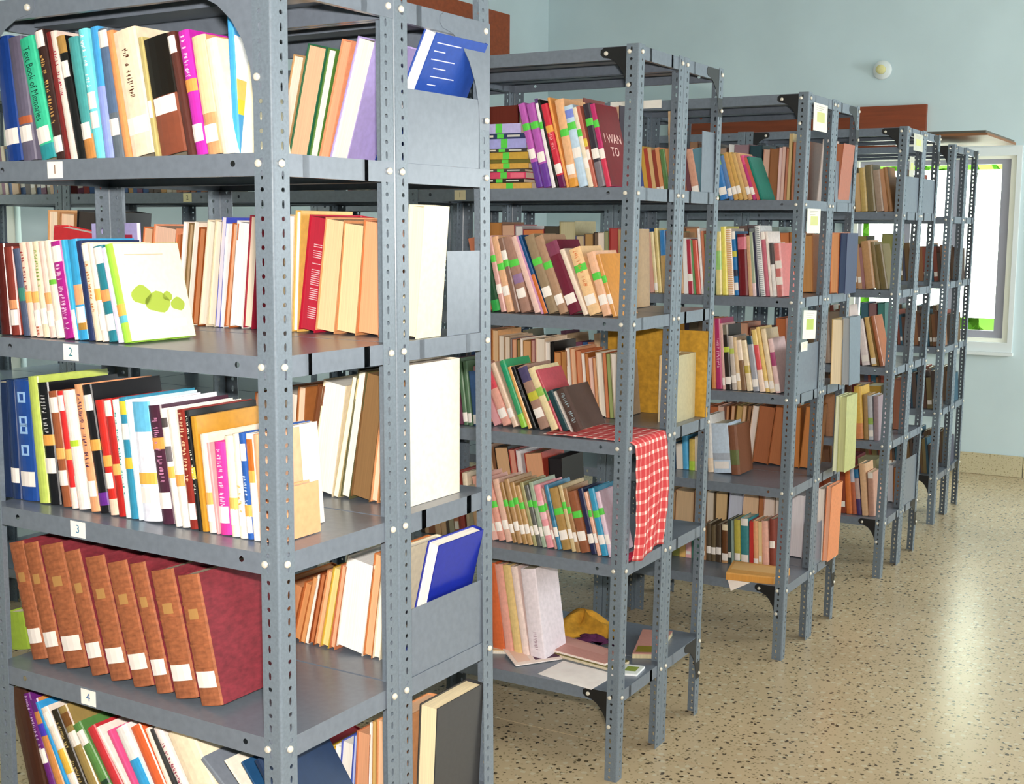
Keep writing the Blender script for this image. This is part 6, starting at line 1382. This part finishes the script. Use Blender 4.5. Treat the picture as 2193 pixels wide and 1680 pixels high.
# ------------------------------------------------------------------ check cloth over the third shelf of the second rack
def cloth():
    v, f, uv = [], [], []
    nu, nv = 22, 34
    path = [(-.33, 1.1985), (-.24, 1.1995), (-.15, 1.1980), (-.07, 1.1990), (-.012, 1.1985), (.004, 1.194), (.0085, 1.18)]
    zz = 1.18
    while zz > .80: zz -= .021; path.append((.009 + .006 * math.sin((1.18 - zz) * 9), zz))
    s = 0; S = [0]
    for a, b in zip(path, path[1:]): s += math.hypot(b[0] - a[0], b[1] - a[1]); S.append(s)
    for i, (px, pz) in enumerate(path):
        for j in range(nu + 1):
            q = j / nu; top = min(1, max(0, (1.19 - pz) / .3))
            y = .052 + (.322 - .052) * q + .012 * math.sin(i * .35) * (1 if q < .5 else -1) * .4 + (.0 if pz < 1.19 else -.03 * (1 - q))
            wav = .0055 * math.sin(q * 19 + i * .12) * top + .0012 * math.sin(i * 1.7 + q * 8)
            wz = .002 * math.sin(q * 9 + i) if pz > 1.19 else -.012 * top * math.sin(q * 6)
            v.append(tuple(wpos('B', px + (max(wav, -.002) + .004 * top if pz < 1.19 else 0), y, pz + (abs(wz) if pz > 1.19 else wz)))); uv.append((S[i] * 1.0, .29 * q))
    for i in range(len(path) - 1):
        for j in range(nu):
            a = i * (nu + 1) + j; f.append((a, a + 1, a + nu + 2, a + nu + 1))
    me = mesh('check_cloth', v, f); ul = me.uv_layers.new(name='UVMap')
    for l in me.loops: ul.data[l.index].uv = uv[l.vertex_index]
    for p in me.polygons: p.use_smooth = True
    o = link('check_cloth', me, M['gingham']); sm = o.modifiers.new('thick', 'SOLIDIFY'); sm.thickness = .0022; sm.offset = 1
    tag(o, 'red and white checked cloth hanging over the end of the second rack', 'cloth')
    return o
cloth()
pr = box('folded_cloth', (0, 0, 0), (.03, .19, .022), M['rag'], None, '#d42a58'); bmm = bmesh.new(); bmm.from_mesh(pr.data)
bmesh.ops.bevel(bmm, geom=list(bmm.edges), offset=.008, segments=3, affect='EDGES'); bmm.to_mesh(pr.data); bmm.free()
pr.location = wpos('B', -.034, .01, .7725); tag(pr, 'crimson folded cloth at the foot of the checked hanging cloth', 'cloth')
# ------------------------------------------------------------------ loose things on the bottom shelf of the second rack
def sheet(name, pts, z, th, mt, col, label, cat, r='B', sag=0.0, tilt=None):
    n = len(pts); v = []
    for zz in (z, z + th):
        for i, p in enumerate(pts): v.append(tuple(wpos(r, p[0], p[1], zz + (tilt[i] if tilt else 0))))
    f = [tuple(range(n))[::-1], tuple(range(n, 2 * n))] + [(i, (i + 1) % n, n + (i + 1) % n, n + i) for i in range(n)]
    o = link(name, mesh(name, v, f), mt, None, col)
    if label: tag(o, label, cat)
    return o
def inset(pts, a, b, c, d):
    """sub-rectangle of a quad in its own 0..1 coordinates"""
    def P_(u, w_): 
        p = Vector(pts[0]).lerp(Vector(pts[1]), u); q = Vector(pts[3]).lerp(Vector(pts[2]), u); return tuple(p.lerp(q, w_))
    return [P_(a, c), P_(b, c), P_(b, d), P_(a, d)]
def magazine(pts, z, th, col, pages, prints, label, tilt=None, name='magazine', cat='magazine', r='B'):
    tl = tilt or [0, 0, 0, 0]
    e = empty(name, wpos(r, pts[0][0], pts[0][1], z), label=label, cat=cat)
    def addq(nm, q, z0, z1, mt, c, tt):
        o = sheet(nm, q, z0, z1 - z0, mt, c, None, None, r, tilt=tt); o.parent = e; o.matrix_parent_inverse = Matrix.Translation(-e.location); return o
    def tz(a, b): return (tl[0] * (1 - a) + tl[1] * a) * (1 - b) + (tl[3] * (1 - a) + tl[2] * a) * b
    addq('page_block', pts, z, z + th * .8, M['pages'], pages, tl)
    addq('cover', pts, z + th * .8 + .0001, z + th, M['print'], col, tl)
    for i, (nm, a, b, c, d, colr) in enumerate(prints):
        addq(nm, inset(pts, a, b, c, d), z + th + .0002 + i * .00025, z + th + .0004 + i * .00025, M['ink'], colr, [tz(a, c), tz(b, c), tz(b, d), tz(a, d)])
    return e
zb = .3225
magazine([(-.66, .10), (-.475, .19), (-.56, .43), (-.745, .34)], zb, .014, '#f0d0a0', '#f4e8d8', [('printed_panel', 0, 1, .72, 1, '#7aa838'), ('printed_panel', .05, .95, .60, .92, '#f0b838'), ('printed_panel', .22, .88, .56, .84, '#3f86c8'), ('printed_panel', .05, .6, .05, .3, '#f6dccc')],
         'magazine with yellow framed blue picture on second rack bottom shelf')
magazine([(-.44, .055), (-.33, .21), (-.46, .34), (-.60, .20)], zb + .0002 + .0148, .004, '#fae4d8', '#fff4ec', [('printed_picture', .45, .98, .10, .45, '#4a1a38'), ('printed_picture', .62, .9, .30, .62, '#3a1418'), ('printed_panel', .08, .35, .1, .8, '#f4ccb8')],
         'open magazine with dark grape picture on second rack bottom shelf', tilt=[-.013, -.013, .002, .002])
magazine([(-.40, .235), (-.12, .19), (-.10, .30), (-.43, .36)], zb, .012, '#7a7038', '#e8d8b8', [('printed_panel', .05, .9, .1, .6, '#8a8434')], 'olive covered magazine under pink one, second rack bottom shelf', tilt=[0, 0, 0, 0])
magazine([(-.415, .245), (-.15, .20), (-.13, .335), (-.43, .41)], zb + .0128, .009, '#d89c90', '#fff0e4', [('printed_panel', .1, .8, .5, .9, '#e0a89c')], 'pink covered magazine on top of olive one, second rack bottom shelf')
tag(sheet('paper_sheet', [(-.335, .03), (-.10, -.012), (-.09, .17), (-.32, .20)], zb, .0012, M['paper'], '#fff4ee', None, None, tilt=[0, 0, 0, 0]), 'white paper sheet at the front edge of second rack bottom shelf', 'paper')
magazine([(-.115, .36), (-.04, .40), (-.09, .68), (-.20, .64)], zb, .02, '#c48c80', '#d8c8a0', [('printed_panel', .1, .9, .05, .3, '#8a7c20')], 'dusty pink magazine bundle at the aisle end, second rack bottom shelf')
magazine([(-.085, .17), (-.02, .19), (-.03, .285), (-.10, .27)], zb, .008, '#e8ece8', '#ffffff', [('printed_panel', .2, .8, .3, .8, '#8a9a40')], 'small white booklet behind front corner post, second rack bottom shelf')
def rag(name, cx, cy, z, rx, ry, hz, col, label, seed, r='B'):
    rnd = random.Random(seed); v, f = [], []; n, m_ = 26, 8
    ph = [rnd.uniform(0, 6.28) for _ in range(6)]
    for j in range(m_ + 1):
        q = j / m_
        for k in range(n):
            a = 2 * PI * k / n; rr = (1 - q) ** .8 * (1 + .22 * math.sin(3 * a + ph[0]) + .12 * math.sin(5 * a + ph[1]))
            zz = hz * (q ** .7) * (.7 + .3 * math.sin(4 * a + ph[2] + q * 3)) + .006 * math.sin(7 * a + ph[3]) * (1 - q) + .006
            v.append(tuple(wpos(r, cx + rx * rr * math.cos(a), cy + ry * rr * math.sin(a), z + max(zz, .0005))))
    for j in range(m_):
        for k in range(n): f.append((j * n + k, j * n + (k + 1) % n, (j + 1) * n + (k + 1) % n, (j + 1) * n + k))
    f.append(tuple(range(n))[::-1]); o = link(name, mesh(name, v, f), M['rag'], None, col)
    for p in o.data.polygons: p.use_smooth = True
    return tag(o, label, 'cloth')
rag('crumpled_cloth', -.42, .565, zb, .15, .12, .085, '#c8922a', 'crumpled mustard cloth on second rack bottom shelf', 3)
rag('crumpled_cloth', -.31, .455, zb, .085, .03, .03, '#5c2450', 'purple cloth in front of mustard cloth, second rack bottom shelf', 4)
# third rack: cardboard folders and a paper at the front of the bottom shelf
magazine([(-.27, -.015), (-.06, .02), (-.05, .21), (-.32, .20)], .3385, .034, '#e0a458', '#d89848', [('printed_panel', .05, .95, .3, .9, '#e8b878')], 'orange cardboard folder stack at front of third rack bottom shelf', name='folder_stack', cat='folders', r='C')
pp = sheet('paper_sheet', [(-.262, -.006), (-.16, -.006), (-.235, -.0075)], .275, .0008, M['paper'], '#fdf2ea', None, None, 'C')
bpy.data.objects.remove(pp)
v = [tuple(wpos('C', x, y, z)) for y in (-.0015, -.0008) for x, z in ((-.268, .337), (-.16, .337), (-.25, .285))]
pp = link('paper_sheet', mesh('paper_sheet', v, [(0, 1, 2), (5, 4, 3), (0, 3, 4, 1), (1, 4, 5, 2), (2, 5, 3, 0)]), M['paper'], None, '#fdf0e8'); tag(pp, 'white paper corner hanging over third rack bottom shelf edge', 'paper')
# mustard folder and marbled register in the second rack, third shelf
tag(box('mustard_folder', (0, 0, 0), (.42, .012, .33), M['rag'], None, '#c8962e'), 'tall mustard cloth folder at back of second rack third shelf', 'folder')
o = bpy.data.objects['mustard_folder']; o.location = wpos('B', -.42, .715, 1.1948); o.rotation_euler = (0, 0, ROWS['B'][2])
e = empty('ledger', wpos('B', -.105, .50, 1.1946), (0, 0, ROWS['B'][2]), 'thick ledger with marbled grey cover at aisle end of second rack third shelf', 'book')
box('cover', (0, 0, 0), (.004, .2, .25), M['cover'], e, '#d8c8a8'); box('cover', (.060, 0, 0), (.064, .2, .25), M['cover'], e, '#b8ac88'); box('spine', (.004, .196, 0), (.060, .2, .25), M['cover'], e, '#a89878'); box('page_block', (.0042, .004, .004), (.0598, .1958, .246), M['pages'], e, '#e8c898')
# notices taped to the aisle ends
def notice(r, y0, y1, z0, z1, label, c='#f0ecdc', pc='#d0d088', x=.004, tl=0.0):
    th = ROWS[r][2]; X = .004 + x
    e = empty('paper_notice', wpos(r, X, y0, (z0 + z1) / 2), (tl, 0, th), label, 'paper')
    h = (z1 - z0) / 2; w_ = y1 - y0
    box('sheet', (0, 0, -h), (.0008, w_, h), M['paper'], e, c)
    box('printed_panel', (.0009, w_ * .25, -h * .35), (.0013, w_ * .8, h * .4), M['ink'], e, pc)
    for k in range(3): box('printed_line', (.0009, w_ * .2, h * (.78 - .14 * k)), (.0012, w_ * (.8 - .1 * k), h * (.82 - .14 * k)), M['ink'], e, '#b8b09c')
notice('C', .045, .235, 2.33, 2.445, 'white paper notice taped below top shelf, third rack end')
notice('C', .03, .21, 1.895, 2.0, 'white paper notice below top book shelf, third rack end')
notice('C', .045, .225, 1.44, 1.565, 'white paper notice with green print, third rack end middle', pc='#b8c860', tl=-.06)
notice('C', .035, .12, 1.385, 1.425, 'small cream paper slip under green printed notice, third rack end', pc='#e8e0c8')
notice('D', .10, .30, 2.335, 2.425, 'pale paper notice at top of fourth rack end', c='#c8c8b8')
notice('D', .04, .14, 2.195, 2.30, 'small pale paper slip below notice, fourth rack end', c='#c4c4b4')
# paper label on the third rack's top rail
o = box('paper_label', (0, 0, 0), (.255, .001, .036), M['paper'], None, '#f6efe6'); o.location = wpos('C', -.93, -.0012, 2.447); o.rotation_euler = (0, 0, ROWS['C'][2])
tag(o, 'blank white paper strip stuck on top rail of the third rack', 'paper')
# boards laid on top of the farthest rack
for k, (dx, dz, c, nm) in enumerate(((0, 0, '#8a5a34', 'lower'), (.03, .019, '#5c5a50', 'upper'))):
    e = box('loose_board', (-.55, 0, 0), (.19 - .05 * k, 1.05, .016), M['wood'], None, c)
    e.location = wpos('E', dx, -.02 + .05 * k, TOPZ['E'] + .055 * 1 + dz); e.rotation_euler = (0, 0, ROWS['E'][2])
    tag(e, 'brown lower wooden board lying on top of farthest rack' if k == 0 else 'dark upper wooden board stacked on another above farthest rack', 'board')
# thin grey panel tucked on the third rack top shelf (white edge) and stick
o = box('wooden_stick', (-.008, -.006, 0), (.008, .006, .30), M['wood'], None, '#d8b890'); o.location = wpos('B', -.15, .66, 2.0455); o.rotation_euler = (0, -.04, 0)
tag(o, 'pale wooden stick standing upright on second rack top shelf', 'stick')
